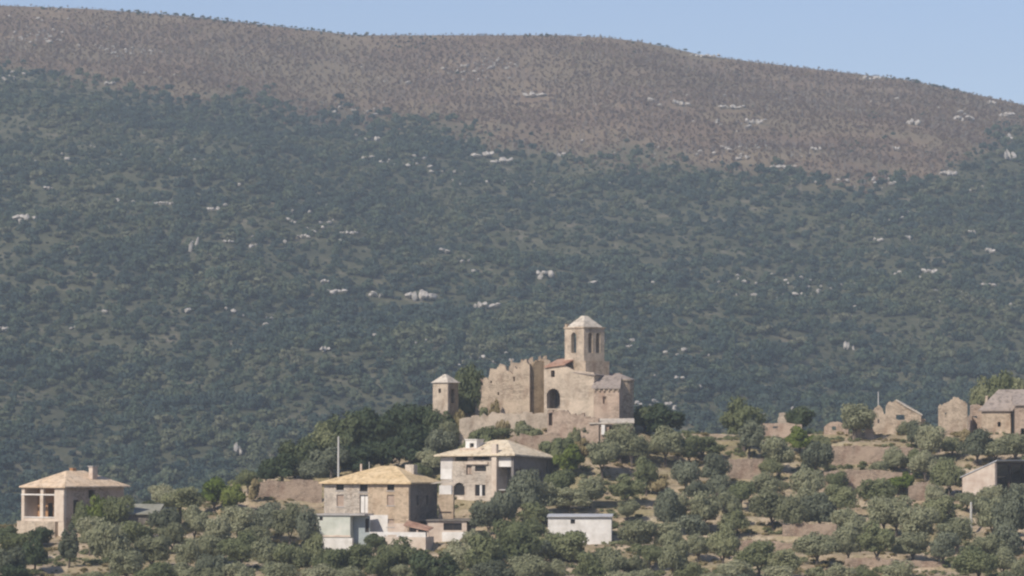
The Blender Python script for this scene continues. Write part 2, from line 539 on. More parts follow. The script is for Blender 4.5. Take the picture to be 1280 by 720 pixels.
class MB:
    """collects polygons and links them as one mesh object"""

    def __init__(s):
        s.v, s.f = [], []

    def poly(s, pts):
        n = len(s.v)
        s.v += [tuple(p) for p in pts]
        s.f.append(list(range(n, n + len(pts))))
        return s

    def prism(s, bottom, top):
        """bottom ring and top ring of equal length (counter-clockwise seen from above)"""
        n, k = len(s.v), len(bottom)
        s.v += [tuple(p) for p in bottom] + [tuple(p) for p in top]
        s.f.append([n + i for i in reversed(range(k))])
        s.f.append([n + k + i for i in range(k)])
        for i in range(k):
            j = (i + 1) % k
            s.f.append([n + i, n + j, n + k + j, n + k + i])
        return s

    def box(s, x0, x1, y0, y1, z0, z1):
        return s.prism([(x0, y0, z0), (x1, y0, z0), (x1, y1, z0), (x0, y1, z0)], [(x0, y0, z1), (x1, y0, z1), (x1, y1, z1), (x0, y1, z1)])

    def tube(s, pts, rads, k=6, cap=True):
        n0 = len(s.v)
        for q, (p, r) in enumerate(zip(pts, rads)):
            p = Vector(p)
            a = Vector(pts[max(q - 1, 0)])
            b = Vector(pts[min(q + 1, len(pts) - 1)])
            d = (b - a).normalized()
            e = d.cross(Vector((0.13, 1, 0.07))).normalized()
            g = d.cross(e)
            for i in range(k):
                w = 2 * math.pi * i / k
                s.v.append(tuple(p + r * (math.cos(w) * e + math.sin(w) * g)))
        for q in range(len(pts) - 1):
            for i in range(k):
                j = (i + 1) % k
                a = n0 + q * k
                s.f.append([a + i, a + j, a + k + j, a + k + i])
        if cap:
            s.f.append([n0 + i for i in range(k)])
            s.f.append([n0 + (len(pts) - 1) * k + i for i in reversed(range(k))])
        return s

    def mesh(s, name, mat, recalc=True):
        me = bpy.data.meshes.new(name)
        me.from_pydata(s.v, [], s.f)
        if recalc:
            bm = bmesh.new()
            bm.from_mesh(me)
            bmesh.ops.recalc_face_normals(bm, faces=bm.faces)
            bm.to_mesh(me)
            bm.free()
        me.materials.append(M[mat] if isinstance(mat, str) else mat)
        return me

    def build(s, name, mat, parent=None, label=None):
        o = link(bpy.data.objects.new(name, s.mesh(name, mat)), parent)
        if label:
            o['label'] = label
        return o


def arch(x0, x1, z0, zs, n=8):
    """openings that together make a round-headed arch springing at zs"""
    out, r, c = [], (x1 - x0) / 2, (x0 + x1) / 2
    for i in range(n):
        a, b = x0 + (x1 - x0) * i / n, x0 + (x1 - x0) * (i + 1) / n
        m = (a + b) / 2 - c
        out.append((a, b, z0, zs + math.sqrt(max(r * r - m * m, 0))))
    return out


def panel(mb, a, b, z0, top, openings=(), thick=0.45, step=None, rough=0.0):
    """masonry wall from plan point a to b; its front is the side to the right when walking b -> a is behind.
    top: number, or list of (s, z) along the wall. openings: (s0, s1, z0, z1)."""
    a, b = Vector(a).to_2d(), Vector(b).to_2d()
    L = (b - a).length
    d = (b - a) / L
    nrm = Vector((-d.y, d.x)) * thick       # inward
    tp = [(0, top), (L, top)] if not isinstance(top, (list, tuple)) else top
    ts, tz = [p[0] for p in tp], [p[1] for p in tp]
    cuts = {0.0, L} | {min(max(p, 0), L) for p in ts}
    for o in openings:
        cuts |= {min(max(o[0], 0), L), min(max(o[1], 0), L)}
    if step:
        cuts |= set(np.arange(step, L, step))
    cs = sorted(cuts)
    cs = [c for i, c in enumerate(cs) if i == 0 or c - cs[i - 1] > 1e-3]
    for s0, s1 in zip(cs, cs[1:]):
        mid = (s0 + s1) / 2
        j = random.uniform(-rough, rough)
        tl, tr = np.interp(s0, ts, tz) + j, np.interp(s1, ts, tz) + j
        op = sorted((o[2], o[3]) for o in openings if o[0] < mid < o[1])
        zs, solid = z0, []
        for o0, o1 in op:
            if o0 > zs:
                solid.append((zs, o0, o0))
            zs = max(zs, o1)
        if min(tl, tr) > zs + 0.02:
            solid.append((zs, tl, tr))
        p0, p1 = a + d * s0, a + d * s1
        for q0, l, r in solid:
            mb.prism([(p0.x, p0.y, q0), (p1.x, p1.y, q0), (p1.x + nrm.x, p1.y + nrm.y, q0), (p0.x + nrm.x, p0.y + nrm.y, q0)],
                     [(p0.x, p0.y, l), (p1.x, p1.y, r), (p1.x + nrm.x, p1.y + nrm.y, r), (p0.x + nrm.x, p0.y + nrm.y, l)])
    return mb


def hip_roof(mb, x0, x1, y0, y1, ze, zr, th=0.16, ridge=None, zcorner=None):
    """hipped roof slab with closed underside; ridge = (xa, ya, xb, yb)"""
    w, d = x1 - x0, y1 - y0
    if ridge is None:
        if w >= d:
            ridge = (x0 + d / 2, (y0 + y1) / 2, x1 - d / 2 + 0.01, (y0 + y1) / 2)
        else:
            ridge = ((x0 + x1) / 2, y0 + w / 2, (x0 + x1) / 2, y1 - w / 2 + 0.01)
    xa, ya, xb, yb = ridge
    zc = zcorner or [ze] * 4
    e = [Vector((x0, y0, zc[0])), Vector((x1, y0, zc[1])), Vector((x1, y1, zc[2])), Vector((x0, y1, zc[3]))]
    u = [p + Vector((0, 0, -th)) for p in e]
    A, B = Vector((xa, ya, zr)), Vector((xb, yb, zr))
    A2, B2 = A - Vector((0, 0, th)), B - Vector((0, 0, th))
    if w >= d:
        tops = [([e[0], e[1], B, A]), ([e[1], e[2], B]), ([e[2], e[3], A, B]), ([e[3], e[0], A])]
        bots = [([u[0], u[1], B2, A2]), ([u[1], u[2], B2]), ([u[2], u[3], A2, B2]), ([u[3], u[0], A2])]
    else:
        tops = [([e[0], e[1], A]), ([e[1], e[2], B, A]), ([e[2], e[3], B]), ([e[3], e[0], A, B])]
        bots = [([u[0], u[1], A2]), ([u[1], u[2], B2, A2]), ([u[2], u[3], B2]), ([u[3], u[0], A2, B2])]
    for q in tops:
        mb.poly(q)
    for q in bots:
        mb.poly(list(reversed(q)))
    for i in range(4):
        j = (i + 1) % 4
        mb.poly([e[i], u[i], u[j], e[j]])
    return mb


def slab(mb, pts, th=0.15):
    """roof plane or plate: polygon given by its top corners, thickness downwards"""
    return mb.prism([(p[0], p[1], p[2] - th) for p in pts], [tuple(p) for p in pts])


def window(root, side, x0, x1, z0, z1, depth=0.22, pane='dark_pane', frame='wood', y=0.0, bar=True, name='window'):
    """frame and pane set back in an opening of the front wall (side 'f') or the right wall (side 'r', x = wall plane)"""
    def bx(mb, a0, a1, d0, d1, q0, q1):
        if side == 'f':
            mb.box(a0, a1, y + d0, y + d1, q0, q1)
        else:
            mb.box(y - d1, y - d0, a0, a1, q0, q1)
    f = MB()
    t = 0.07
    bx(f, x0 + .002, x0 + t, depth, depth + .08, z0 + .002, z1 - .002)
    bx(f, x1 - t, x1 - .002, depth, depth + .08, z0 + .002, z1 - .002)
    bx(f, x0 + t, x1 - t, depth, depth + .08, z0 + .002, z0 + t)
    bx(f, x0 + t, x1 - t, depth, depth + .08, z1 - t, z1 - .002)
    if bar:
        m = (x0 + x1) / 2
        bx(f, m - t / 2, m + t / 2, depth + .002, depth + .078, z0 + t, z1 - t)
    fo = f.build(name, frame, root)
    p = MB()
    bx(p, x0 + t * .6, x1 - t * .6, depth + .03, depth + .05, z0 + t * .6, z1 - t * .6)
    p.build('pane', pane, fo)
    return fo


def shell(root, w, d, h, z0, mat, front=(), right=(), left=(), back=(), th=0.45, sidemat=None, toplist=None):
    """four walls, each a part; front carries its openings"""
    panel(m := MB(), (0, 0), (w, 0), z0, toplist or h, front, th)
    m.build('wall', mat, root)
    panel(m := MB(), (w, th), (w, d - th), z0, h, right, th)
    m.build('wall', sidemat or mat, root)
    panel(m := MB(), (w, d), (0, d), z0, h, back, th)
    m.build('wall', sidemat or mat, root)
    panel(m := MB(), (0, d - th), (0, th), z0, h, left, th)
    m.build('wall', mat, root)


# ================================================================== SETTING
near_me, nv = grid_mesh('ground', np.concatenate([np.arange(-900, -120, 20.), np.arange(-120, 125, 0.7), np.arange(130, 910, 20.)]),
                        np.concatenate([np.arange(-80, 480, 10.), np.arange(480, 512, 2.), np.arange(512, 646, 0.5), np.arange(646, 1120, 8.)]),
                        lambda X, Y: near_z(X, Y))
near_me.materials.append(ground_material())
tag(link(bpy.data.objects.new('ground', near_me)), kind='structure')

mx = np.concatenate([np.arange(-1300, -480, 20.), np.arange(-480, 480, 6.), np.arange(480, 1301, 20.)])
my = np.concatenate([np.arange(1030, 2612, 6.), np.arange(2620, 3200, 30.)])
mt_me, mv = grid_mesh('mountain', mx, my, mount_z)
ba = mt_me.attributes.new('burnt', 'FLOAT', 'POINT')
ba.data.foreach_set('value', burnt(mv[:, 0], mv[:, 1], mv[:, 2]).astype(np.float32))
mt_me.materials.append(mountain_material())
tag(link(bpy.data.objects.new('mountain', mt_me)), kind='structure')


# ================================================================== FOLIAGE
def crown_mesh(name, mat, w, h, zc, n, lobes, leaf, seed, squash=1.0, sparse=0.0, flat_bottom=0.35):
    """leaf-clump faces spread over the lobes of a crown; w, h = full width and height, zc = centre height"""
    r_ = np.random.default_rng(seed)
    cen, rad = [], []
    for k in range(lobes):
        for _ in range(30):
            p = r_.uniform(-1, 1, 3)
            q = np.linalg.norm(p)
            if 0.25 < q < 0.78 and p[2] > -0.62:
                break
        cen.append(p)
        rad.append(r_.uniform(0.24, 0.42) * (1.15 - 0.3 * q))
    cen.append(np.zeros(3))
    rad.append(0.5)
    cen, rad = np.array(cen), np.array(rad)
    pr = rad ** 2 / np.sum(rad ** 2)
    idx = r_.choice(len(rad), n, p=pr)
    d = r_.normal(size=(n, 3))
    d /= np.linalg.norm(d, axis=1)[:, None]
    rr = rad[idx] * r_.uniform(0.72, 1.08 + sparse, n)
    P = cen[idx] + d * rr[:, None]
    P[:, 2] = np.where(P[:, 2] < -0.6, -0.6 - (P[:, 2] + 0.6) * flat_bottom, P[:, 2])
    N = d + r_.normal(size=(n, 3)) * 0.55 + 0.35 * P
    P = P * np.array([w / 2, w / 2, h / 2]) + np.array([0, 0, zc])
    N /= np.linalg.norm(N, axis=1)[:, None]
    a = np.cross(N, r_.normal(size=(n, 3)))
    a /= np.linalg.norm(a, axis=1)[:, None]
    b = np.cross(N, a)
    s = leaf * r_.uniform(0.6, 1.35, n)[:, None]
    a, b = a * s, b * s * 0.55
    V = np.stack([P - a, P - b * 0.9 + a * 0.1, P + a, P + b * 0.9 - a * 0.1], 1).reshape(-1, 3)
    me = bpy.data.meshes.new(name)
    me.vertices.add(len(V))
    me.vertices.foreach_set('co', V.ravel())
    me.loops.add(4 * n)
    me.loops.foreach_set('vertex_index', np.arange(4 * n))
    me.polygons.add(n)
    me.polygons.foreach_set('loop_start', np.arange(0, 4 * n, 4))
    me.update(calc_edges=True)
    me.materials.append(M[mat])
    return me


def trunk_mb(seed, h, w, r0, stems=3, zfork=0.22):
    r_ = random.Random(seed)
    mb = MB()
    fork = (r_.uniform(-.15, .15), r_.uniform(-.15, .15), h * zfork)
    mb.tube([(0, 0, -0.6), (0, 0, 0), (fork[0] * .4, fork[1] * .4, fork[2] * .5), fork], [r0 * 1.5, r0 * 1.25, r0, r0 * .85], 7)
    for k in range(stems):
        a = 2 * math.pi * (k + r_.random() * .6) / stems
        e = (math.cos(a) * w * .26, math.sin(a) * w * .26, h * r_.uniform(.55, .72))
        mid = (fork[0] + e[0] * .4 + r_.uniform(-.1, .1), fork[1] + e[1] * .4 + r_.uniform(-.1, .1), fork[2] + (e[2] - fork[2]) * .5)
        mb.tube([fork, mid, e], [r0 * .62, r0 * .45, r0 * .16], 5)
        for q in range(2):
            b = a + r_.uniform(-.8, .8)
            mb.tube([mid, (mid[0] + math.cos(b) * w * .2, mid[1] + math.sin(b) * w * .2, mid[2] + h * .22)], [r0 * .3, r0 * .1], 4)
    return mb


# prototypes: name -> list of (crown mesh, trunk mesh); all 6 m wide, 5.4 m tall
PROTO = {}


def protos(key, mat, count, n, lobes, leaf, w=6.0, h=4.4, zc=3.2, r0=.22, stems=3, total=5.4, zfork=.2, sparse=0.0):
    out = []
    for k in range(count):
        c = crown_mesh('crown', mat, w, h, zc, n, lobes, leaf, hash_seed(key) + k, sparse=sparse)
        t = trunk_mb(hash_seed(key) + k, total, w, r0, stems, zfork).mesh('trunk', 'bark')
        out.append((c, t))
    PROTO[key] = (out, w, total)


def hash_seed(s):
    return sum(ord(c) * (i + 1) for i, c in enumerate(s)) % 9973


protos('olive', 'olive', 8, 4300, 15, 0.235, sparse=.32)
protos('olive_green', 'olive_green', 7, 4300, 15, 0.235, sparse=.32)
protos('dark', 'dark_leaf', 5, 4300, 18, 0.25, sparse=.15, zc=3.0, h=4.8, r0=.25)
protos('blue', 'blue_leaf', 5, 4000, 15, 0.24, sparse=.28, zc=3.1, h=4.6)
protos('bright', 'bright_leaf', 3, 2600, 15, 0.30, zc=2.9, h=4.8, zfork=.12)
protos('cypress', 'blue_leaf', 1, 2600, 14, 0.24, w=2.6, h=6.6, zc=3.6, total=7.0, r0=.14, stems=2)
protos('bush', 'olive_green', 3, 1300, 12, 0.26, w=4, h=2.4, zc=1.15, total=2.4, r0=.09, stems=4, zfork=.06)
protos('dry', 'dry_leaf', 2, 1100, 10, 0.24, w=4, h=2.2, zc=1.05, total=2.2, r0=.06, stems=4, zfork=.06)

NAMES = {'olive': 'olive_tree', 'olive_green': 'olive_tree', 'dark': 'oak_tree', 'blue': 'leafy_tree', 'bright': 'leafy_tree', 'cypress': 'cypress_tree', 'bush': 'shrub', 'dry': 'dry_shrub'}
LOOK = {'olive': 'grey-green olive tree', 'olive_green': 'green olive tree', 'dark': 'dark evergreen tree', 'blue': 'dark bluish tree', 'bright': 'bright yellow-green tree', 'cypress': 'narrow dark cypress', 'bush': 'low green shrub', 'dry': 'straw-coloured dry shrub'}
CATS = {'olive': 'olive tree', 'olive_green': 'olive tree', 'dark': 'tree', 'blue': 'tree', 'bright': 'tree', 'cypress': 'cypress', 'bush': 'shrub', 'dry': 'shrub'}
GROUPS = {'olive': 'olive trees on the slope', 'olive_green': 'olive trees on the slope', 'dark': 'evergreen trees round the hamlet', 'blue': 'dark trees among the olives', 'bright': 'bright green trees', 'bush': 'shrubs on the slope', 'dry': 'dry shrubs on the slope'}

# crown centre x, centre y, width, height in photo pixels, kind
T = [
    # --- far left
    (4, 668, 40, 34, 'dark'), (22, 676, 40, 36, 'olive_green'), (44, 690, 38, 44, 'dark'), (8, 700, 44, 40, 'blue'), (52, 668, 30, 30, 'dark'), (86, 675, 26, 56, 'cypress'),
    (112, 664, 34, 44, 'olive'), (138, 672, 48, 66, 'olive'), (170, 664, 48, 42, 'olive_green'), (190, 686, 52, 40, 'olive'), (208, 648, 40, 44, 'blue'), (243, 650, 38, 42, 'olive'),
    (226, 622, 60, 34, 'olive_green'), (204, 616, 36, 30, 'olive'), (268, 610, 46, 46, 'bright'), (292, 620, 34, 40, 'bright'), (236, 690, 36, 40, 'olive'), (158, 703, 44, 38, 'olive'), (196, 716, 52, 36, 'olive_green'),
    (228, 716, 40, 30, 'olive'), (266, 706, 44, 44, 'blue'), (122, 632, 38, 40, 'bright', 550), (146, 628, 38, 40, 'olive_green', 550), (104, 640, 26, 34, 'olive_green', 549), (215, 668, 40, 34, 'olive'), (172, 640, 26, 22, 'bush'), (186, 634, 26, 22, 'dark'),
    (318, 612, 22, 30, 'dry'), (310, 598, 26, 26, 'olive_green'), (20, 716, 50, 30, 'dark'),
    # --- under the terrace wall, left of the cream house
    (298, 650, 46, 42, 'olive'), (334, 645, 40, 46, 'blue'), (362, 650, 44, 50, 'olive'), (388, 655, 36, 52, 'blue'), (300, 682, 54, 44, 'olive_green'), (333, 690, 46, 42, 'olive'),
    (366, 694, 50, 46, 'olive_green'), (392, 688, 34, 52, 'olive_green'), (418, 702, 46, 40, 'olive_green'), (448, 696, 48, 44, 'olive_green'), (476, 704, 44, 40, 'olive_green'), (348, 716, 50, 32, 'olive'), (400, 718, 50, 30, 'olive'), (438, 720, 46, 28, 'olive'),
    (272, 664, 40, 40, 'olive'), (300, 716, 46, 36, 'olive'), (470, 676, 30, 24, 'dark'), (322, 666, 34, 30, 'olive'),
    # --- bottom centre
    (502, 690, 60, 44, 'olive_green'), (540, 708, 66, 56, 'dark'), (576, 694, 50, 44, 'olive'), (604, 690, 54, 58, 'olive_green'), (640, 676, 60, 66, 'olive_green'), (660, 708, 50, 40, 'olive'), (610, 642, 44, 44, 'blue'),
    (630, 626, 36, 44, 'blue', 560), (654, 604, 42, 52, 'blue', 564), (678, 618, 34, 40, 'olive', 566), (668, 640, 44, 30, 'olive_green'), (707, 689, 66, 60, 'olive_green', 534), (738, 706, 44, 44, 'olive_green'), (762, 702, 42, 46, 'olive'), (616, 714, 50, 34, 'blue'), (590, 672, 26, 30, 'olive'),
    (700, 600, 40, 44, 'olive_green'), (712, 622, 50, 30, 'olive'), (690, 566, 40, 36, 'bush'), (712, 572, 40, 44, 'bright'), (738, 612, 44, 34, 'olive'), (660, 540, 34, 26, 'olive'), (620, 542, 40, 22, 'olive_green'),
    # --- below the church, right
    (753, 566, 46, 48, 'olive'), (775, 548, 40, 44, 'olive'), (736, 540, 26, 24, 'dark'), (790, 556, 36, 40, 'olive'), (808, 588, 34, 46, 'olive_green'), (784, 608, 46, 36, 'olive_green'), (797, 666, 50, 46, 'olive'), (812, 690, 36, 34, 'olive_green'), (833, 632, 36, 56, 'blue'), (846, 634, 30, 44, 'olive'),
    (826, 524, 62, 48, 'dark'), (806, 520, 40, 34, 'dark'), (832, 552, 50, 44, 'olive'), (860, 560, 36, 34, 'olive_green'), (858, 590, 40, 44, 'blue'), (893, 583, 38, 44, 'blue'), (878, 556, 54, 26, 'olive_green'), (880, 634, 46, 46, 'olive'), (868, 656, 50, 34, 'blue'), (903, 676, 42, 52, 'olive_green'),
    (842, 690, 40, 58, 'olive'), (926, 612, 40, 36, 'olive_green'), (912, 630, 36, 44, 'olive'), (858, 712, 40, 28, 'olive_green'), (790, 705, 36, 30, 'olive'), (822, 606, 30, 30, 'dry'),
    # --- crest, middle right
    (930, 522, 56, 62, 'olive_green'), (936, 542, 44, 44, 'blue'), (1001, 520, 36, 36, 'dark'), (1000, 546, 42, 36, 'bright'), (972, 562, 44, 46, 'olive'), (1018, 570, 44, 46, 'blue'), (1010, 600, 42, 48, 'olive'), (1070, 522, 50, 40, 'olive'), (1024, 556, 30, 30, 'olive_green'),
    (966, 632, 58, 46, 'olive'), (1026, 634, 50, 46, 'blue'), (1048, 622, 44, 40, 'olive_green'), (1062, 652, 46, 46, 'olive'), (1094, 612, 56, 36, 'olive_green'), (1122, 606, 36, 26, 'bright'), (1132, 600, 24, 26, 'bright'), (1106, 640, 46, 46, 'olive'), (1120, 640, 50, 44, 'olive'),
    (1156, 578, 36, 34, 'olive'), (1120, 573, 34, 30, 'olive'), (1186, 590, 40, 48, 'olive_green'), (1148, 652, 52, 46, 'olive'), (1176, 640, 48, 46, 'olive_green'), (1196, 664, 46, 40, 'olive'), (1240, 642, 52, 50, 'olive'), (1268, 636, 50, 66, 'blue'), (1262, 676, 46, 44, 'blue'), (1222, 700, 60, 46, 'olive_green'),
    (1097, 672, 50, 50, 'olive_green'), (1060, 676, 36, 40, 'olive'), (1022, 680, 50, 40, 'olive'), (1140, 680, 50, 34, 'olive'), (1180, 680, 40, 40, 'blue'), (948, 692, 54, 44, 'olive_green'), (990, 640, 40, 40, 'olive'), (1252, 700, 40, 34, 'olive'),
    (1150, 540, 40, 36, 'blue'), (1164, 548, 36, 40, 'olive'), (1138, 535, 30, 24, 'olive'), (1222, 552, 40, 44, 'blue'), (1244, 560, 44, 30, 'olive'), (1190, 556, 30, 26, 'olive_green'), (1230, 480, 36, 28, 'olive_green', 640), (1252, 473, 46, 28, 'olive_green', 641), (1278, 474, 46, 30, 'olive_green', 642), (1270, 556, 44, 34, 'olive'), (1206, 546, 24, 22, 'dry'),
    (1142, 572, 26, 30, 'olive_green'), (1100, 586, 30, 24, 'olive'), (1020, 716, 44, 20, 'bush'), (920, 712, 50, 28, 'olive'), (1170, 618, 34, 26, 'olive'), (1210, 625, 30, 26, 'olive'), (1010, 622, 36, 30, 'olive'),
    # --- evergreen clump left of the church
    (352, 582, 48, 40, 'dark'), (378, 566, 54, 50, 'dark'), (408, 552, 56, 58, 'olive_green'), (432, 536, 60, 64, 'dark'), (414, 572, 50, 44, 'blue'), (462, 536, 60, 66, 'dark'), (494, 526, 56, 56, 'dark'), (524, 526, 58, 60, 'dark'), (548, 530, 44, 52, 'dark'), (476, 564, 56, 50, 'dark'),
    (512, 558, 56, 56, 'dark'), (546, 552, 44, 40, 'blue'), (442, 572, 56, 44, 'dark'), (390, 586, 40, 30, 'blue'), (538, 574, 34, 30, 'olive'), (526, 588, 30, 24, 'olive_green'), (588, 465, 44, 38, 'dark', 608), (594, 472, 38, 38, 'dark', 612), (560, 540, 30, 34, 'olive'), (600, 538, 34, 18, 'bush', 594), (664, 544, 40, 22, 'bush', 592), (588, 554, 30, 20, 'olive_green', 590), (640, 553, 28, 18, 'dry', 590), (706, 556, 38, 22, 'bush', 588), (575, 518, 20, 16, 'dry', 600), (618, 503, 18, 18, 'dry', 604), (604, 512, 18, 12, 'bush', 603), (728, 552, 26, 16, 'dry', 589), (628, 529, 22, 12, 'dry', 595), (652, 528, 20, 10, 'bush', 595), (718, 534, 16, 12, 'bush', 590), (333, 590, 30, 26, 'dark'), (368, 586, 30, 24, 'olive'),
]

BLOCKED = [(20, 585, 165, 656), (392, 575, 592, 676), (546, 542, 645, 632), (645, 560, 700, 600), (672, 640, 780, 692), (535, 440, 800, 545), (1085, 495, 1280, 545), (1200, 572, 1280, 622), (1205, 620, 1222, 672),
           (905, 560, 960, 604), (1034, 548, 1140, 600), (1136, 600, 1172, 624), (50, 684, 132, 722), (316, 596, 402, 624), (924, 650, 1052, 690), (980, 690, 1200, 722), (788, 580, 830, 612), (940, 524, 1090, 552), (775, 690, 800, 712), (556, 632, 592, 676)]
fill_rng = random.Random(11)
placed = [(t[0], t[1], t[2]) for t in T]
tries = 0
fills = 0
while tries < 5000 and fills < 70:
    tries += 1
    x, y = fill_rng.uniform(-60, 1340), fill_rng.uniform(560, 735)
    lim = np.interp(x, [0, 100, 200, 320, 400, 560, 800, 900, 1280], [672, 665, 640, 640, 690, 690, 590, 575, 560])
    if y < lim or any(a < x < c and b < y + 8 < d for a, b, c, d in BLOCKED):
        continue
    if any(abs(x - p) < 27 and abs(y - q) < 19 for p, q, r in placed):
        continue
    k = fill_rng.choices(['olive', 'olive_green', 'blue', 'bush'], [5, 4, 1.2, 1.5])[0]
    s = fill_rng.uniform(30, 44) * (0.7 if k == 'bush' else 1)
    T.append((x, y, s, s * fill_rng.uniform(.75, .95) * (.7 if k == 'bush' else 1), k))
    placed.append((x, y, s))
    fills += 1

LM = [(92, 628, 'the half-open peach-roofed house'), (455, 640, 'the tan-roofed house'), (600, 600, 'the cream-roofed stone house'), (724, 658, 'the white shed'), (680, 500, 'the hilltop church'), (556, 495, 'the little turret'),
      (1120, 525, 'the ruined gable'), (1190, 525, 'the square ruin'), (1250, 520, 'the grey-roofed house'), (1240, 600, 'the black-fronted barn'), (1214, 650, 'the white post'), (270, 610, 'the bright green trees'),
      (1090, 600, 'the stone terraces'), (935, 590, 'the lone terrace wall'), (360, 610, 'the pink terrace wall'), (1000, 680, 'the bare earth patch'), (970, 535, 'the low brown ruin'), (88, 705, 'the bare bank'), (860, 640, 'mid slope')]
ORD = ['first', 'second', 'third', 'fourth', 'fifth', 'sixth', 'seventh', 'eighth', 'ninth', 'tenth', 'eleventh', 'twelfth']
recs = []
for row in T:
    cx, cy, w, h, k = row[:5]
    best = min(LM, key=lambda L: ((L[0] - cx) ** 2 + (1.7 * (L[1] - cy)) ** 2))
    dx, dy = cx - best[0], cy - best[1]
    if best[2] == 'mid slope':
        rel = 'on the open' 
    elif dy > 22 and dy > abs(dx) * .45:
        rel = 'below'
    elif dy < -22 and -dy > abs(dx) * .45:
        rel = 'above'
    else:
        rel = 'just left of' if dx < 0 else 'just right of'
    size = 'small ' if w < 35 else ('big ' if w > 50 else '')
    recs.append([cx, cy, w, h, k, size + LOOK[k] + ' ' + rel + ' ' + best[2], row[5] if len(row) > 5 else None])
by = {}
for r in recs:
    by.setdefault(r[5], []).append(r)
for key, rs in by.items():
    rs.sort(key=lambda r: r[0])
    if len(rs) > 1:
        for i, r in enumerate(rs):
            r[5] = key + (', leftmost of ' if i == 0 else (', rightmost of ' if i == len(rs) - 1 else ', %s from left of ' % ORD[i])) + ['', '', 'two', 'three', 'four', 'five', 'six', 'seven', 'eight', 'nine', 'ten', 'eleven', 'twelve'][len(rs)]

tree_points = []
for n, (cx, cy, w, h, k, label, dep) in enumerate(recs):
    lst, W, H = PROTO[k]
    cr, tr = lst[n % len(lst)]
    tall = h * (1.22 if k in ('olive', 'olive_green', 'blue') else 1.12)
    if k in ('bush', 'dry'):
        tall = h
    top = cy - h / 2
    X, Y, Z = hit(cx, top + tall)
    if dep:
        X, Y = at(cx, cy, dep).x, float(dep)
        Z = float(near_z(X, Y))
    s = FPX / Y
    wm, hm = w * 1.04 / s, (row_of(Z, Y) - top) / s * 1.02
    hm = max(hm, tall / s * .8)
    hm = min(hm, tall / s * (1.7 if not dep else 3))
    Z = min(Z, z_of(top, Y) - hm)
    t = thing(NAMES[k], label, CATS[k], (X, Y, Z), fill_rng.uniform(0, 6.28), GROUPS.get(k))
    asp = fill_rng.uniform(.88, 1.14)
    t.scale = (wm / W * asp, wm / W / asp, hm / H * .94)
    link(bpy.data.objects.new('trunk', tr), t)
    link(bpy.data.objects.new('crown', cr), t)
    tree_points.append((X, Y, wm))


# ------------------------------------------------------------------ scattered masses (geometry nodes)
def proto_collection(name, meshes):
    c = bpy.data.collections.new(name)
    for k, me in enumerate(meshes):
        c.objects.link(bpy.data.objects.new('%s_%02d' % (name, k), me))
    return c


def scatter(name, pts, scales, coll, label, cat=None, nvar=1, tilt=0.0, kind='stuff', pick=None):
    n = len(pts)
    me = bpy.data.meshes.new(name)
    me.vertices.add(n)
    me.vertices.foreach_set('co', np.asarray(pts, np.float32).ravel())
    a = me.attributes.new('size', 'FLOAT_VECTOR', 'POINT')
    a.data.foreach_set('vector', np.asarray(scales, np.float32).ravel())
    a = me.attributes.new('turn', 'FLOAT_VECTOR', 'POINT')
    rot = np.zeros((n, 3), np.float32)
    rot[:, 2] = rng.uniform(0, 6.28, n)
    rot[:, :2] = rng.uniform(-tilt, tilt, (n, 2))
    a.data.foreach_set('vector', rot.ravel())
    a = me.attributes.new('pick', 'INT', 'POINT')
    a.data.foreach_set('value', (rng.integers(0, nvar, n) if pick is None else pick).astype(np.int32))
    o = link(bpy.data.objects.new(name, me))
    tag(o, label, cat, kind=kind)
    g = bpy.data.node_groups.new(name, 'GeometryNodeTree')
    g.interface.new_socket('Geometry', in_out='INPUT', socket_type='NodeSocketGeometry')
    g.interface.new_socket('Geometry', in_out='OUTPUT', socket_type='NodeSocketGeometry')
    gi, go = g.nodes.new('NodeGroupInput'), g.nodes.new('NodeGroupOutput')
    ci = g.nodes.new('GeometryNodeCollectionInfo')
    ci.inputs['Collection'].default_value = coll
    ci.inputs['Separate Children'].default_value = True
    ci.inputs['Reset Children'].default_value = True
    ip = g.nodes.new('GeometryNodeInstanceOnPoints')
    ip.inputs['Pick Instance'].default_value = True

    def named(nm, ty):
        q = g.nodes.new('GeometryNodeInputNamedAttribute')
        q.data_type = ty
        q.inputs[0].default_value = nm
        return q.outputs[0]
    g.links.new(gi.outputs[0], ip.inputs['Points'])
    g.links.new(ci.outputs[0], ip.inputs['Instance'])
    g.links.new(named('pick', 'INT'), ip.inputs['Instance Index'])
    e2r = g.nodes.new('FunctionNodeEulerToRotation')
    g.links.new(named('turn', 'FLOAT_VECTOR'), e2r.inputs[0])
    g.links.new(e2r.outputs[0], ip.inputs['Rotation'])
    g.links.new(named('size', 'FLOAT_VECTOR'), ip.inputs['Scale'])
    g.links.new(ip.outputs[0], go.inputs[0])
    md = o.modifiers.new('scatter', 'NODES')
    md.node_group = g
    return o


def rock_mesh(name, seed, mat='rock', sub=2):
    r_ = np.random.default_rng(seed)
    bm = bmesh.new()
    bmesh.ops.create_icosphere(bm, subdivisions=sub, radius=1)
    pl = r_.normal(size=(9, 3))
    pl /= np.linalg.norm(pl, axis=1)[:, None]
    off = r_.uniform(.55, .9, 9)
    for v in bm.verts:
        p = np.array(v.co)
        for q, o_ in zip(pl, off):
            d = p @ q - o_
            if d > 0:
                p = p - q * d
        p = p * (1 + r_.uniform(-.06, .06))
        v.co = p
    me = bpy.data.meshes.new(name)
    bm.to_mesh(me)
    bm.free()
    me.materials.append(M[mat])
    return me


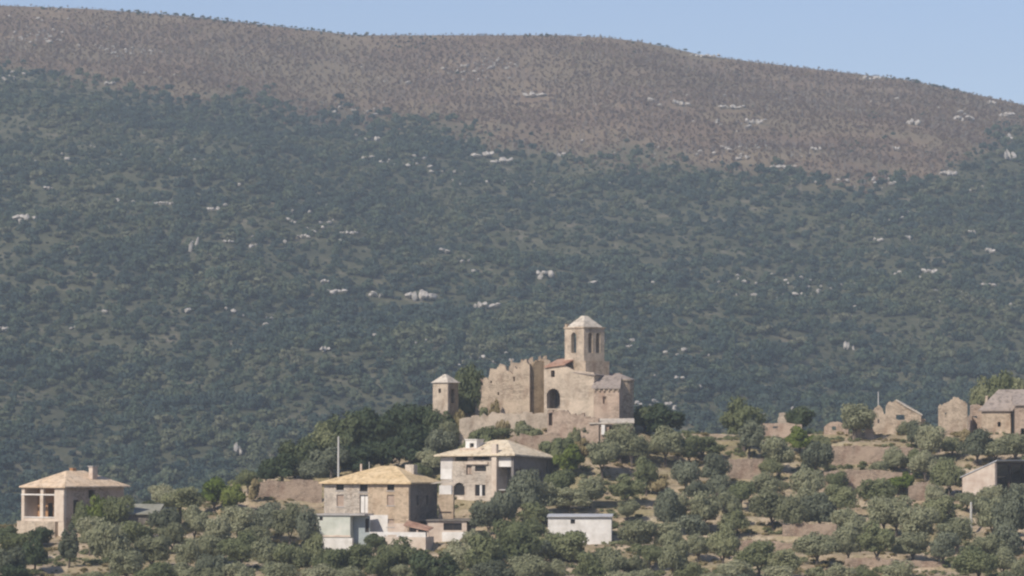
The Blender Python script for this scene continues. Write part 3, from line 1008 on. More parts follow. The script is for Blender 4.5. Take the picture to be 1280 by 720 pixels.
ROCKS = [
    (240, 304, 10, 24), (285, 303, 14, 6), (315, 308, 10, 7), (376, 298, 12, 6), (437, 293, 24, 4), (30, 273, 30, 12), (136, 105, 16, 5), (206, 256, 30, 4), (405, 353, 12, 10), (420, 366, 24, 8), (470, 369, 16, 8), (525, 367, 38, 18),
    (608, 381, 36, 11), (680, 343, 22, 14), (555, 314, 14, 8), (470, 173, 12, 8), (604, 193, 30, 12), (626, 201, 26, 10), (790, 437, 20, 4), (848, 474, 12, 7), (1090, 98, 24, 8), (914, 134, 36, 6), (945, 152, 26, 8), (978, 209, 34, 5),
    (850, 129, 22, 9), (1143, 151, 20, 12), (1206, 148, 28, 9), (1258, 143, 22, 8), (1258, 171, 14, 10), (1186, 216, 22, 9), (1262, 192, 14, 18), (1099, 300, 12, 8), (1136, 298, 8, 8), (1130, 343, 24, 8), (1163, 340, 20, 7), (1238, 314, 14, 8),
    (1236, 358, 22, 5), (1062, 433, 10, 14), (4, 413, 18, 6), (94, 412, 12, 7), (406, 438, 14, 6), (1216, 292, 10, 7), (955, 484, 10, 8), (924, 507, 6, 14), (966, 499, 8, 8), (870, 485, 14, 6), (932, 198, 14, 4), (880, 70, 40, 5),
    (670, 118, 30, 8), (1020, 187, 14, 8), (1240, 128, 10, 8), (1120, 186, 10, 6), (268, 262, 14, 6), (298, 562, 10, 16), (700, 195, 16, 6), (60, 238, 14, 5),
]
ROWNAME = [(120, 'near the ridge'), (220, 'on the brown upper slope'), (330, 'in the upper forest'), (420, 'in mid forest'), (700, 'in the lower forest')]
COLNAME = [(220, 'far left'), (420, 'left of centre'), (560, 'left of the belfry'), (760, 'above the church'), (960, 'right of the belfry'), (1120, 'above the ruined gable'), (1400, 'far right')]
rock_protos = [rock_mesh('rock', 100 + k) for k in range(6)]
clear = []
rrecs = []
for (cx, cy, w, h) in ROCKS:
    X, Y, Z = hit_m(cx, cy + h / 2)
    s = FPX / Y
    shape = 'flat' if w > 3.2 * h else ('upright' if h > 1.2 * w else ('broad' if w > 20 else 'small'))
    rrecs.append([cx, X, Y, Z, w / s, h / s, '%s pale outcrop %s, %s' % (shape, next(n for q, n in ROWNAME if cy < q), next(n for q, n in COLNAME if cx < q))])
    clear.append((X, Y, w / s))
by = {}
for r in rrecs:
    by.setdefault(r[6], []).append(r)
for key, rs in by.items():
    rs.sort(key=lambda r: r[0])
    if len(rs) > 1:
        for i, r in enumerate(rs):
            r[6] = key + ', %s from left' % ORD[i]
for n, (cx, X, Y, Z, w, h, label) in enumerate(rrecs):
    t = thing('rock_outcrop', label, 'rock', (X, Y, Z), 0, 'limestone outcrops on the mountain')
    r_ = random.Random(n)
    blocks = max(3, min(9, int(w / max(h, 1.6)) + 3))
    for q in range(blocks):
        o = link(bpy.data.objects.new('rock', rock_protos[(n + q) % 6]), t)
        fx = (q + .5) / blocks - .5
        env = 1 - 1.3 * fx * fx
        hh = max(h, 1.2) * r_.uniform(.35, .8) * env
        o.location = (fx * w * .95 + r_.uniform(-.8, .8), r_.uniform(-1.5, 2.5), 1.3 + r_.uniform(.1, .5) * h - hh * .3)
        o.scale = (w / blocks * r_.uniform(.5, 1.15), max(w / blocks, 1.5) * .9, hh * .55 + .25)
        o.rotation_euler = (r_.uniform(-.2, .2), r_.uniform(-.3, .3), r_.uniform(-.5, .5))


def mountain_points(step, want, margin=1.16, d0=1045, d1=2610, seed=0):
    """jittered points on the mountain inside a widened view wedge"""
    out = []
    r_ = np.random.default_rng(seed)
    ys = np.arange(d0, d1, step)
    for y in ys:
        half = y * 640 / FPX * margin + 20
        xs = np.arange(-half, half, step)
        out.append(np.stack([xs + r_.uniform(-.5, .5, len(xs)) * step, y + r_.uniform(-.5, .5, len(xs)) * step], 1))
    P = np.concatenate(out)
    Z = mount_z(P[:, 0], P[:, 1])
    b = burnt(P[:, 0], P[:, 1], Z)
    keep = want(P[:, 0], P[:, 1], Z, b, r_)
    for X, Y, w in clear:
        bad = (np.abs(P[:, 0] - X) < w * .5 + .3) & (P[:, 1] < Y + 3) & (P[:, 1] > Y - 14)
        keep &= ~bad
    return np.column_stack([P, Z])[keep]


# green forest
far = [crown_mesh('far_crown', ['far_leaf', 'far_leaf', 'far_leaf', 'far_leaf', 'far_leaf_pale', 'far_leaf_pale', 'far_leaf_dark', 'far_leaf_dark'][k], 7.2, 5.2, 2.5, 420, 8 + k % 3 * 2, 0.66, 500 + k) for k in range(8)]
fc = proto_collection('forest_crown', far)


def gaps(X, Y):
    return fbm(X / 28, Y / 34, 3, 41)


pf = mountain_points(5.0, lambda X, Y, Z, b, r_: (r_.random(len(X)) > b * 1.02) & (gaps(X, Y) + r_.normal(0, .2, len(X)) < 0.68), seed=1)
sz = (0.42 + 1.0 * rng.random(len(pf)) ** 2.4 + 0.35 * fbm(pf[:, 0] / 60, pf[:, 1] / 60, 2, 51)) * (1 - .22 * sstep(1300, 2400, pf[:, 1]))
sz = np.maximum(sz, .3)
sv = np.stack([sz, sz, sz * rng.uniform(.75, 1.15, len(pf))], 1)
kind_n = fbm(pf[:, 0] / 45, pf[:, 1] / 60, 3, 57) + rng.normal(0, .28, len(pf))
pk_ = np.where(kind_n > .34, 4 + rng.integers(0, 2, len(pf)), np.where(kind_n < -.30, 6 + rng.integers(0, 2, len(pf)), rng.integers(0, 4, len(pf))))
scatter('forest', pf - np.array([0, 0, .3]), sv, fc, 'dense green holm oak forest covering the mountainside', 'forest', 8, pick=pk_)

# scorched upper slope
brown = [crown_mesh('brown_crown', 'brown_leaf', 3.6, 3.0, 1.4, 120, 8, 0.42, 600 + k, sparse=.4) for k in range(5)]


def snag(seed):
    r_ = random.Random(seed)
    mb = MB()
    mb.tube([(0, 0, -.3), (r_.uniform(-.2, .2), 0, 2.4), (r_.uniform(-.4, .4), 0, 5.0)], [.17, .13, .04], 4)
    for q in range(5):
        a, z = r_.uniform(0, 6.28), r_.uniform(1.4, 4)
        mb.tube([(0, 0, z), (math.cos(a) * 1.1, math.sin(a) * 1.1, z + 1.0)], [.07, .02], 3)
    return mb.mesh('snag', 'dead_wood')


bc = proto_collection('scorched_shrub', brown)
pb = mountain_points(3.5, lambda X, Y, Z, b, r_: (r_.random(len(X)) < b * .97) & (fbm(X / 40, Y / 60, 3, 61) + r_.normal(0, .25, len(X)) < .5), d0=1700, seed=2)
sz = (0.35 + 0.6 * rng.random(len(pb)) ** 2) * (1 - .4 * sstep(2540, 2600, pb[:, 1]))
scatter('scorched_scrub', pb, np.stack([sz, sz, sz], 1), bc, 'brown scorched scrub on the upper mountain', 'scrub', 5)
sc_ = proto_collection('burnt_trunk', [snag(k) for k in range(4)])
ps = mountain_points(5.8, lambda X, Y, Z, b, r_: (Y < 2545) & (r_.random(len(X)) < b * .6) & (fbm(X / 70, Y / 90, 3, 71) > -.15), d0=1700, seed=3)
sz = rng.uniform(.5, 1.15, len(ps))
scatter('burnt_trunks', ps, np.stack([sz, sz, sz], 1), sc_, 'thin bare trunks standing in the scorched scrub', 'dead trees', 4, .12)
# dark evergreens that survived along the ridge and here and there on the brown slope
pk = mountain_points(6.0, lambda X, Y, Z, b, r_: (b > .5) & (((Y > 2585) & (fbm(X / 60, Y / 60, 2, 81) > .0)) | ((fbm(X / 55, Y / 80, 3, 82) > .42) & (r_.random(len(X)) < .4))), d0=1700, seed=4)
sz = rng.uniform(.2, .5, len(pk))
scatter('ridge_evergreens', pk, np.stack([sz, sz, sz * .85], 1), fc, 'dark evergreen scrub along the ridge line', 'scrub', 8)
# small loose limestone everywhere
rc = proto_collection('loose_rock', [rock_mesh('loose_rock', 200 + k, sub=1) for k in range(4)])
prk = mountain_points(7.0, lambda X, Y, Z, b, r_: (fbm(X / 75, Y / 50, 3, 91) + r_.normal(0, .13, len(X)) + .10 * b > .54), seed=5)
s1 = rng.uniform(.35, 1.3, len(prk)) * rng.uniform(.6, 1.2, len(prk))
scatter('loose_rocks', prk + np.array([0, 0, 1.5]), np.stack([s1 * 1.9, s1 * 1.2, s1 * .6 + .5], 1), rc, 'pale limestone showing between the mountain trees', 'rocks', 4, .3)

# valley woods behind the hamlet and at the foot of the mountain
vx = []
r_ = np.random.default_rng(8)
for y in np.arange(652, 1050, 5.2):
    half = y * 640 / FPX * 1.2 + 20
    xs = np.arange(-half, half, 5.2)
    vx.append(np.stack([xs + r_.uniform(-2.5, 2.5, len(xs)), y + r_.uniform(-2.5, 2.5, len(xs))], 1))
vx = np.concatenate(vx)
vz = ground_z(vx[:, 0], vx[:, 1])
sz = rng.uniform(.5, .95, len(vx))
scatter('valley_woods', np.column_stack([vx, vz - .3]), np.stack([sz, sz, sz], 1), fc, 'woods filling the valley behind the hamlet', 'forest', 8)

# undergrowth on the near hill
tuft_g = [crown_mesh('tuft', 'olive_green', 1.5, .9, .35, 150, 6, .17, 700 + k, sparse=.3) for k in range(3)]
tuft_d = [crown_mesh('tuft', 'dry_leaf', 1.3, .6, .22, 130, 6, .17, 710 + k, sparse=.5) for k in range(3)]
uc = proto_collection('tuft_green', tuft_g)
dc = proto_collection('tuft_dry', tuft_d)
N = 15000
ux = rng.uniform(-105, 105, N)
uy = rng.uniform(506, 645, N)
uz = near_z(ux, uy)
f1 = fbm(ux / 9, uy / 9, 3, 101)
gk = (f1 + rng.normal(0, .15, N) > .12)
dk = ~gk & (rng.random(N) < .55)
sz = .35 + .9 * rng.random(N) ** 2.2
S = np.stack([sz, sz, sz * .9], 1)
Pn = np.column_stack([ux, uy, uz])
scatter('undergrowth', Pn[gk], S[gk], uc, 'green scrub growing between the olive trees', 'undergrowth', 3)
scatter('dry_grass', Pn[dk], S[dk], dc, 'dry straw grass tufts on the orchard terraces', 'grass', 3)

# ================================================================== BUILDINGS
# --- half-open house on the left
o = at(27, 652, 560)
h = thing('house', 'half-open house with peach hipped roof and white-framed porch, far left', 'house', o, R(-40))
W, Dp, H = 8.9, 12.0, 5.05
k = .152
fo = [(4 * k, 26 * k, .75, 3.85), (30 * k, 45.5 * k, .75, 3.85), (4 * k, 26 * k, 4.05, 4.85), (30 * k, 45.5 * k, 4.05, 4.85)]
shell(h, W, Dp, H, -2.5, 'plaster', fo, right=[(1.4, 2.6, 1.2, 3.2), (4.4, 5.8, 3.4, 4.6), (7.8, 9.0, 1.4, 3.0)], sidemat='pink_stone')
panel(m := MB(), (.45, 2.7), (W - .45, 2.7), 0, H - .2, [(2.2, 3.3, .5, 2.7)], .2)
m.build('inner_wall', 'brown_plaster', h)
MB().box(.45, W - .45, .46, Dp - .46, .35, .6).build('floor_slab', 'concrete', h)
MB().box(-.35, W - 1.2, -.6, -.01, -2.6, .12).build('terrace', 'pale_stone', h)
for a, b in ((0, 3.9), (25.8, 30.2), (45.7, 58.3)):
    MB().box(a * k, b * k, -.06, -.003, .1, 4.02).build('pillar', 'plaster', h)
MB().box(-.05, 46 * k, -.09, -.004, 3.86, 4.04).build('lintel', 'white_plaster', h)
MB().box(4 * k, 46 * k, -.12, .2, .62, .74).build('sill', 'white_plaster', h)
rf = hip_roof(MB(), -.15, W + .6, -.4, Dp + .75, H + .12, H + 2.35, .2).build('roof', 'roof_peach', h)
c_ = MB().box(W - 2.2, W - 1.4, 7.0, 8.0, H + .2, H + 2.9)
c_.build('chimney', 'pink_plaster', rf)
MB().box(W - 2.35, W - 1.25, 6.85, 8.15, H + 2.902, H + 3.05).build('chimney_cap', 'concrete', rf)
MB().box(4.1, 4.8, 5.6, 6.3, H + 1.8, H + 2.75).build('chimney', 'brown_plaster', rf)
window(h, 'r', 1.85 + 0.0, 3.05, 1.2, 3.2, y=W, name='window')
window(h, 'r', 8.25, 9.45, 1.4, 3.0, y=W, name='window')
# low grey shed beside it
o = at(124, 650, 566)
h = thing('shed', 'long low shed with grey-green slab roof beside the half-open house', 'shed', o, R(-8))
shell(h, 8.6, 4.5, .9, -1.5, 'dark_and_shade_stone', [(2, 3, -.3, .6)])
slab(MB(), [(-.4, -.5, .95), (9.0, -.5, .95), (8.6, 4.9, 2.3), (0.4, 4.9, 2.3)], .14).build('roof', mottled('lichened_sheet', [(0.3, (0.19, 0.18, 0.14)), (0.7, (0.32, 0.31, 0.25))], .8, 5), h)

# --- tan-roofed house
o = at(405, 662, 560)
h = thing('house', 'two-storey stone house with tan hipped roof, shaded side wall and small attic windows', 'house', o, R(-23))
k = .127
W, Dp, H = 13.6, 10.0, 6.85
X_ = lambda px: (px - 405) * k
wins = [(X_(420), X_(430), 5.75, 6.6), (X_(450), X_(460), 5.55, 6.6), (X_(485), X_(494), 5.75, 6.6), (X_(421), X_(430), 3.4, 5.1), (X_(450), X_(461), 2.4, 5.1), (X_(485), X_(494), 3.6, 5.1), (X_(485), X_(494), .5, 1.6)]
# left bay grey-tan, right bay warmer and 12 cm proud
sp_x = X_(461)
panel(m := MB(), (0, 0), (sp_x, 0), -3, H, wins, .45)
m.build('wall', 'house_stone', h)
panel(m := MB(), (sp_x, -.12), (W, -.12), -3, H, [(a - sp_x, b - sp_x, c, d) for a, b, c, d in wins if a >= sp_x], .57)
m.build('wall', 'warm_stone', h, 'warm orange-tan right bay of the front')
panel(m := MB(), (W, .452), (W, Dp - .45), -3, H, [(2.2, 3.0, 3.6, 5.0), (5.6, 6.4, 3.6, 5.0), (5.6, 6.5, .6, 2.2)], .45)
m.build('wall', 'dark_and_shade_stone', h)  # shade of the right side is put into this darker tone
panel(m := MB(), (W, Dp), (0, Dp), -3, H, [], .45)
m.build('wall', 'dark_and_shade_stone', h)
panel(m := MB(), (0, Dp - .45), (0, .452), -3, H, [], .45)
m.build('wall', 'house_stone', h)
MB().box(.5, W - .5, .5, Dp - .5, 2.2, 2.4).build('floor_slab', 'wood', h)
for i, (a, b, c, d) in enumerate(wins):
    y0 = -.12 if a >= sp_x else 0
    if i < 3:
        window(h, 'f', a, b, c, d, .3, y=y0)
    elif i == 4:
        window(h, 'f', a, b, c, d, .25, 'white_plaster', 'wood', y0, True, 'door')
    else:
        window(h, 'f', a, b, c, d, .16, 'shutter', 'shutter', y0, False)
    MB().box(a - .1, b + .1, y0 - .08, y0 - .004, c - .14, c - .02).build('sill', 'concrete', h)
for a, c in ((2.65, 3.6), (6.05, 3.6)):
    window(h, 'r', a, a + .8, c, 5.0, .25, y=W)
MB().box(X_(462), X_(486), -.16, -.123, -1.2, 2.2).build('plaster_patch', 'white_plaster', h)
MB().box(X_(486), W - .6, -.155, -.124, -1.2, 1.0).build('plaster_patch', 'pink_plaster', h)
rf = hip_roof(MB(), -.55, W + .6, -.7, Dp + .6, H + .05, H + 2.4, .22, ridge=(6.8, Dp / 2, 9.2, Dp / 2)).build('roof', 'roof_tan', h)
MB().box(W - 3.2, W - 1.8, 5.6, 6.9, H + .3, H + 2.6).build('chimney', 'house_stone', rf)
MB().box(3.9, 4.15, 4.0, 4.25, H + 1.0, H + 2.7).build('chimney', 'pink_plaster', rf)
MB().tube([(4.9, 5, H + 1.8), (4.9, 5, H + 3.0)], [.06, .05], 6).build('vent_pipe', 'pole', rf)

# annexe on the left foot of the house
o = at(396, 668, 553)
h = thing('annexe', 'low flat-roofed annexe with pale greenish front, left foot of tan-roofed house', 'building', o, R(-14))
shell(h, 5.0, 4.5, 2.7, -2, 'pale_green_plaster', [(.4, .9, 2.0, 2.5)], right=[(1.0, 2.0, .6, 2.2)])
slab(MB(), [(-.2, -.25, 2.95), (7.2, -.25, 2.95), (7.2, 4.6, 2.95), (-.2, 4.6, 2.95)], .22).build('roof', 'concrete', h)
panel(m := MB(), (5.02, 1.7), (7.4, 1.7), -2, 2.7, [(1.7, 2.3, .3, 2.3)], .3)
m.build('wall', mottled('blue_grey_shade_plaster', [(0.3, (.30, .33, .33)), (.7, (.42, .46, .45))], .7, 4), h)  # shade of the recess painted as a bluer, darker tone
window(h, 'f', 6.72, 7.32, .3, 2.3, .15, y=1.7, name='door')
window(h, 'f', .4, .9, 2.0, 2.5, .15, bar=False)
MB().box(-.15, 5.1, -.14, -.005, -.35, -.1).build('ledge', 'pink_plaster', h)
MB().box(.3, 5.6, -1.0, -.15, -2.6, -.5).build('plinth', 'white_plaster', h)

# terrace with parapet in front of the house
o = at(462, 668, 550)
h = thing('terrace', 'cream parapet terrace with small tiled porch roof before the tan-roofed house', 'terrace', o, R(-14))
MB().box(0, 8.3, 0, 4.5, -3.0, -.35).build('terrace_base', 'plaster', h)
panel(m := MB(), (0, 0), (8.3, 0), -.35, .35, [(2.2, 4.0, -.33, -.05)], .3)
m.build('parapet', 'white_plaster', h)
slab(MB(), [(4.4, 2.2, 1.35), (8.4, 1.2, .62), (8.4, 4.0, 1.0), (4.4, 4.6, 1.95)], .14).build('porch_roof', 'roof_red', h)
for x, y, z in ((4.7, 2.3, 1.2), (8.1, 1.5, .55), (6.4, 2.0, .85)):
    MB().box(x, x + .22, y, y + .22, -.34, z).build('post', 'pink_plaster', h)

# low building right of the house
o = at(533, 671, 558)
h = thing('outbuilding', 'low flat-roofed outbuilding with one wide dark opening, between the two big houses', 'building', o, R(-8))
shell(h, 5.9, 4.5, 2.25, -2, 'pink_plaster', [(2.5, 5.2, .95, 2.0)], sidemat='dark_and_shade_stone')
slab(MB(), [(-1.6, -.3, 2.5), (6.6, -.3, 2.5), (6.6, 4.7, 2.62), (-1.6, 4.7, 2.62)], .2).build('roof', 'dark_and_shade_stone', h)
window(h, 'f', 2.5, 5.2, .95, 2.0, .25)
MB().box(2.3, 5.85, -.05, -.004, -1.6, .7).build('plaster_patch', 'white_plaster', h)

# stepped yard walls between the houses
o = at(548, 654, 560.4)
h = thing('yard_wall', 'narrow stair block, yellowish below and white above, between the two big houses', 'wall', o, R(-6))
MB().box(0, 2.2, 0, 1.3, -1.5, 4.2).build('lower_block', 'warm_stone', h)
MB().box(.1, 1.9, .05, 1.25, 4.202, 5.5).build('upper_block', 'white_plaster', h)
slab(MB(), [(-1.2, -.2, 5.8), (2.0, -.2, 6.15), (2.0, 1.5, 6.25), (-1.2, 1.5, 5.9)], .12).build('canopy', 'roof_white', h)
MB().box(.2, 1.9, -.06, -.004, 1.5, 1.7).build('ledge', 'wood', h)

# --- cream-roofed stone house
o = at(551, 632, 582)
h = thing('house', 'stone house with cream hipped roof, white chimney and arched window below the church', 'house', o, R(-32))
W, Dp, H = 13.0, 11.3, 7.55
k = 1 / (FPX / 580 * .848)
X_ = lambda px: (px - 551) * k
Wf = X_(623)
wins = [(X_(583), X_(590), 4.7, 6.0), (X_(594), X_(608), 5.2, 6.0), (X_(594), X_(607), 1.5, 3.2), (X_(569), X_(585), 6.7, 7.4), (X_(592), X_(612), 6.95, 7.4)] + arch(X_(567), X_(581), 1.6, 2.5)
panel(m := MB(), (0, 0), (Wf, 0), -3, H, wins, .45)
m.build('wall', 'house_stone', h)
panel(m := MB(), (Wf, .452), (Wf, 2.6), -3, H, [], .45)
m.build('wall', 'house_stone', h)
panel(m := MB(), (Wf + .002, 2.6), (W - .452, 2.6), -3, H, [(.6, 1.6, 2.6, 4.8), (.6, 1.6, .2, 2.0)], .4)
m.build('wall', 'dark_and_shade_stone', h)  # dark tone stands in for shade inside the balcony recess
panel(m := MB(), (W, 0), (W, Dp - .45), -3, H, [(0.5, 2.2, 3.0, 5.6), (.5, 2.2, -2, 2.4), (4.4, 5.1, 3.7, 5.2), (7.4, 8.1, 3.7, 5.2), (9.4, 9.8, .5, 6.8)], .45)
m.build('wall', mottled('shaded_side_grey', [(.3, (.15, .135, .125)), (.7, (.23, .205, .19))], .8, 6), h)  # dark colour carries the shade of the right side
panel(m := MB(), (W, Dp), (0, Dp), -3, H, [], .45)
m.build('wall', 'dark_and_shade_stone', h)
panel(m := MB(), (0, Dp - .45), (0, .452), -3, H, [], .45)
m.build('wall', 'house_stone', h)
MB().box(.5, W - .5, 2.7, Dp - .5, 3.6, 3.8).build('floor_slab', 'wood', h)
MB().box(Wf + .01, W - .46, 0, 2.58, 5.9, 7.45).build('balcony_front', 'white_plaster', h)
MB().box(Wf + .01, W - .46, 0, 2.58, 2.35, 2.55).build('balcony_floor', 'concrete', h)
for i in (0, 1, 2):
    a, b, c, d = wins[i]
    window(h, 'f', a, b, c, d, .25, 'dark_pane' if i else 'shutter', y=0)
MB().box(X_(600), X_(602.5), .02, .2, 1.52, 3.15).build('window_post', 'white_plaster', h)
a0, a1 = X_(567), X_(581)
MB().box(a0 + .01, a1 - .01, .28, .34, 1.62, 3.2).build('arch_pane', 'dark_pane', h)
MB().box(-.01, X_(565), -.05, -.004, 4.0, 5.6).build('plaster_patch', 'white_plaster', h)
MB().box(-.01, X_(566), -.04, -.005, 5.62, 7.3).build('plaster_patch', 'block', h, 'grey block patch under the eave')
MB().box(X_(566), X_(580), -.05, -.004, .4, 1.4).build('plaster_patch', 'plaster', h)
MB().box(X_(583), X_(611), -.32, -.01, 6.25, 6.55).build('balcony_ledge', 'plaster', h)
for a, b, c, d in wins[1:3]:
    MB().box(a - .12, b + .12, -.1, -.005, c - .16, c - .02).build('sill', 'plaster', h)
MB().box(X_(617.5), X_(623.5), -.62, -.02, .5, 9.3).build('flue', 'plaster', h)
rf = hip_roof(MB(), -.7, W + .75, -.9, Dp + .8, H + .1, H + 2.4, .22, ridge=(6.0, Dp / 2 + .1, 8.4, Dp / 2 - .1), zcorner=[H + .1, H + .25, H - .35, H - .1]).build('roof', 'roof_cream', h)
x0, x1 = X_(574), X_(588)
c_ = MB()
panel(c_, (x0, 1.8), (x1, 1.8), H + .3, H + 2.35, [(.75, 1.5, H + 1.2, H + 1.9)], .3)
panel(c_, (x1, 2.102), (x1, 3.4), H + .3, H + 2.35, [], .3)
panel(c_, (x1, 3.7), (x0, 3.7), H + .3, H + 2.35, [], .3)
panel(c_, (x0, 3.4), (x0, 2.102), H + .3, H + 2.35, [], .3)
co = c_.build('chimney', 'white_plaster', rf)
MB().box(x0 - .12, x1 + .12, 1.68, 3.82, H + 2.352, H + 2.5).build('chimney_cap', 'white_plaster', co)
MB().box(X_(570), X_(598), 1.0, 3.2, H + .35, H + 1.15).build('dormer', 'pink_plaster', rf)

# --- white shed
o = at(685, 678, 546)
h = thing('shed', 'plain white shed with thin grey sheet roof and one tiny window', 'shed', o, R(-3))
shell(h, 9.0, 5, 3.55, -2.5, 'white_plaster', [(3.2, 3.85, 2.65, 3.25)])
window(h, 'f', 3.2, 3.85, 2.65, 3.25, .2, bar=False)
slab(MB(), [(-.15, -.3, 3.72), (9.15, -.3, 3.72), (9.15, 5.3, 3.98), (-.15, 5.3, 3.98)], .1).build('roof', 'sheet', h)
MB().box(-.1, 9.1, -.26, -.18, 3.5, 3.6).build('gutter', 'dark_and_shade_stone', h)

# --- black-fronted barn on the right
o = at(1203, 620, 572)
h = thing('barn', 'barn with pinkish end wall and black open front, right edge', 'barn', o, R(-45))
W, Dp = 6.1, 10.5
panel(m := MB(), (0, 0), (W, 0), -2.5, [(0, 2.75), (W, 5.05)], [], .45)
m.build('wall', 'pink_plaster', h)
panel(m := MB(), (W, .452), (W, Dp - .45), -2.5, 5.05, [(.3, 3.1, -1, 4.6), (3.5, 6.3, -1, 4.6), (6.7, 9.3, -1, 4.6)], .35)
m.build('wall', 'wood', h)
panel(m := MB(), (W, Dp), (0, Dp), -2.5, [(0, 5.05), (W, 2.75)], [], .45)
m.build('wall', 'dark_and_shade_stone', h)
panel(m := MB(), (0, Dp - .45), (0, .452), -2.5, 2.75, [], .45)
m.build('wall', 'dark_and_shade_stone', h)
slab(MB(), [(-.3, -.15, 2.85), (W + .5, -.15, 5.38), (W + .5, Dp + .3, 5.38), (-.3, Dp + .3, 2.85)], .12).build('roof', 'sheet', h)

# --- church on the hilltop
ZB = z_of(520, 600)
ch = thing('church', 'hilltop stone church with square belfry, arched door and round apse', 'church', (at(680, 520, 602).x, 602, ZB), R(-30))
k = 1 / (8 * .866)
X_ = lambda px: (px - 680) * k
W, Dp, H = X_(742), 9.2, 7.0
dr = arch(X_(683.5), X_(700), 1.2, 3.1, 10)
wi = (X_(688.5), X_(693.5), 6.1, 7.15)
panel(m := MB(), (0, 0), (W, 0), -3.5, [(0, 7.4), (1.2, 7.9), (3.2, 8.1), (5.0, 7.2), (W, 6.7)], dr + [wi], .6)
m.build('wall', 'pale_stone', ch)
panel(m := MB(), (W, .602), (W, Dp - .6), -3.5, 6.3, [], .6)
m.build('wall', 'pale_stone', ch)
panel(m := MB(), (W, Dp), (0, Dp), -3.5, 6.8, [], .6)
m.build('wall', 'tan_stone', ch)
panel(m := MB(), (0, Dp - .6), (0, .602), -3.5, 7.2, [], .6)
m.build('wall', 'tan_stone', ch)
panel(m := MB(), (.62, 2.6), (X_(712), 2.6), 0, 5.5, [], .2)
m.build('inner_wall', 'dark_and_shade_stone', ch)
slab(MB(), [(.1, -.3, 7.75), (4.0, -.3, 8.15), (4.0, 4.2, 9.35), (.1, 4.2, 9.0)], .2).build('roof', 'roof_red', ch, 'red clay tiled roof beside the belfry')
slab(MB(), [(3.9, .1, 7.0), (W + .35, -.3, 6.45), (W + .35, Dp + .3, 6.3), (3.9, Dp + .3, 7.6)], .18).build('roof', 'roof_grey', ch)
# voussoirs round the door
am = MB()
cx_, r_o = (X_(683.5) + X_(700)) / 2, (X_(700) - X_(683.5)) / 2
for i in range(9):
    a0, a1 = math.pi * i / 9 + .02, math.pi * (i + 1) / 9 - .02
    q = [(cx_ + rr_ * math.cos(a), z_) for rr_, a, z_ in ((r_o + .02, a0, 0), (r_o + .38, a0, 0), (r_o + .38, a1, 0), (r_o + .02, a1, 0))]
    zz = [3.1 + rr_ * math.sin(a) for rr_, a in ((r_o + .02, a0), (r_o + .38, a0), (r_o + .38, a1), (r_o + .02, a1))]
    am.prism([(q[j][0], -.07, zz[j]) for j in range(4)], [(q[j][0], -.004, zz[j]) for j in range(4)])
am.build('door_arch', 'pale_stone', ch)
# belfry, built in the church's own frame
wx = at(706, 520, 601)
rot = R(-30)


def to_local(v):
    dx, dy = v.x - ch.location.x, v.y - ch.location.y
    return Vector((dx * math.cos(-rot) - dy * math.sin(-rot), dx * math.sin(-rot) + dy * math.cos(-rot), v.z - ZB))


tl = to_local(at(706, 520, 603.5))
S_, ta = 4.4, R(-18)                    # -48 in the world, -18 relative to the church
ca, sa = math.cos(ta), math.sin(ta)


def tf(x, y, z):
    return (tl.x + x * ca - y * sa, tl.y + x * sa + y * ca, z)


def tower_mesh(f, name, mat, parent, label=None):
    mb = MB()
    f(mb)
    mb.v = [tf(*p) for p in mb.v]
    return mb.build(name, mat, parent, label)


Z0, Z1 = 5.0, 13.75
bl = (8.0, 12.6)


def tw(mb):
    panel(mb, (0, 0), (S_, 0), Z0, Z1, arch(1.45, 2.65, 9.9, 12.5, 6), .6)
    panel(mb, (S_, .602), (S_, S_ - .6), Z0, Z1, arch(.35, 1.25, 9.9, 12.6, 6) + arch(2.0, 2.9, 9.9, 12.6, 6), .6)
    panel(mb, (S_, S_), (0, S_), Z0, Z1, arch(1.6, 2.9, 9.9, 12.5, 6), .6)
    panel(mb, (0, S_ - .6), (0, .602), Z0, Z1, arch(1.1, 2.3, 9.9, 12.5, 6), .6)
    mb.box(.6, S_ - .6, .6, S_ - .6, 9.0, 9.2)


tower = tower_mesh(tw, 'belfry', 'pale_stone', ch)
tower_mesh(lambda mb: mb.box(-.14, S_ + .14, -.14, S_ + .14, Z1 + .002, Z1 + .22), 'cornice', 'tan_stone', tower)
tower_mesh(lambda mb: mb.box(-.1, S_ + .5, -.1, S_ + .6, 5.5, 8.6), 'tower_base', 'tan_stone', tower)
c0 = S_ / 2


def tr_(mb):
    e, zt = S_ / 2 - .15, Z1 + .222
    mb.prism([(c0 - e, c0 - e, zt), (c0 + e, c0 - e, zt), (c0 + e, c0 + e, zt), (c0 - e, c0 + e, zt)],
             [(c0 - 1.15, c0 - 1.15, zt + .95), (c0 + 1.15, c0 - 1.15, zt + .95), (c0 + 1.15, c0 + 1.15, zt + .95), (c0 - 1.15, c0 + 1.15, zt + .95)])
    mb.prism([(c0 - 1.1, c0 - 1.1, zt + .952), (c0 + 1.1, c0 - 1.1, zt + .952), (c0 + 1.1, c0 + 1.1, zt + .952), (c0 - 1.1, c0 + 1.1, zt + .952)],
             [(c0 - .35, c0 - .35, zt + 1.8), (c0 + .35, c0 - .35, zt + 1.8), (c0 + .35, c0 + .35, zt + 1.8), (c0 - .35, c0 + .35, zt + 1.8)])


tower_mesh(tr_, 'tower_roof', 'roof_white', tower)
for a, b in ((.0, .0), (0, S_ - .45)):
    tower_mesh(lambda mb: mb.box(a, a + .45, b, b + .45, Z1 + .224, Z1 + .75), 'pinnacle', 'tan_stone', tower)
# side chapel and apse
p0 = to_local(at(742, 520, 596.5))
ang = R(14)                               # relative: faces the camera more


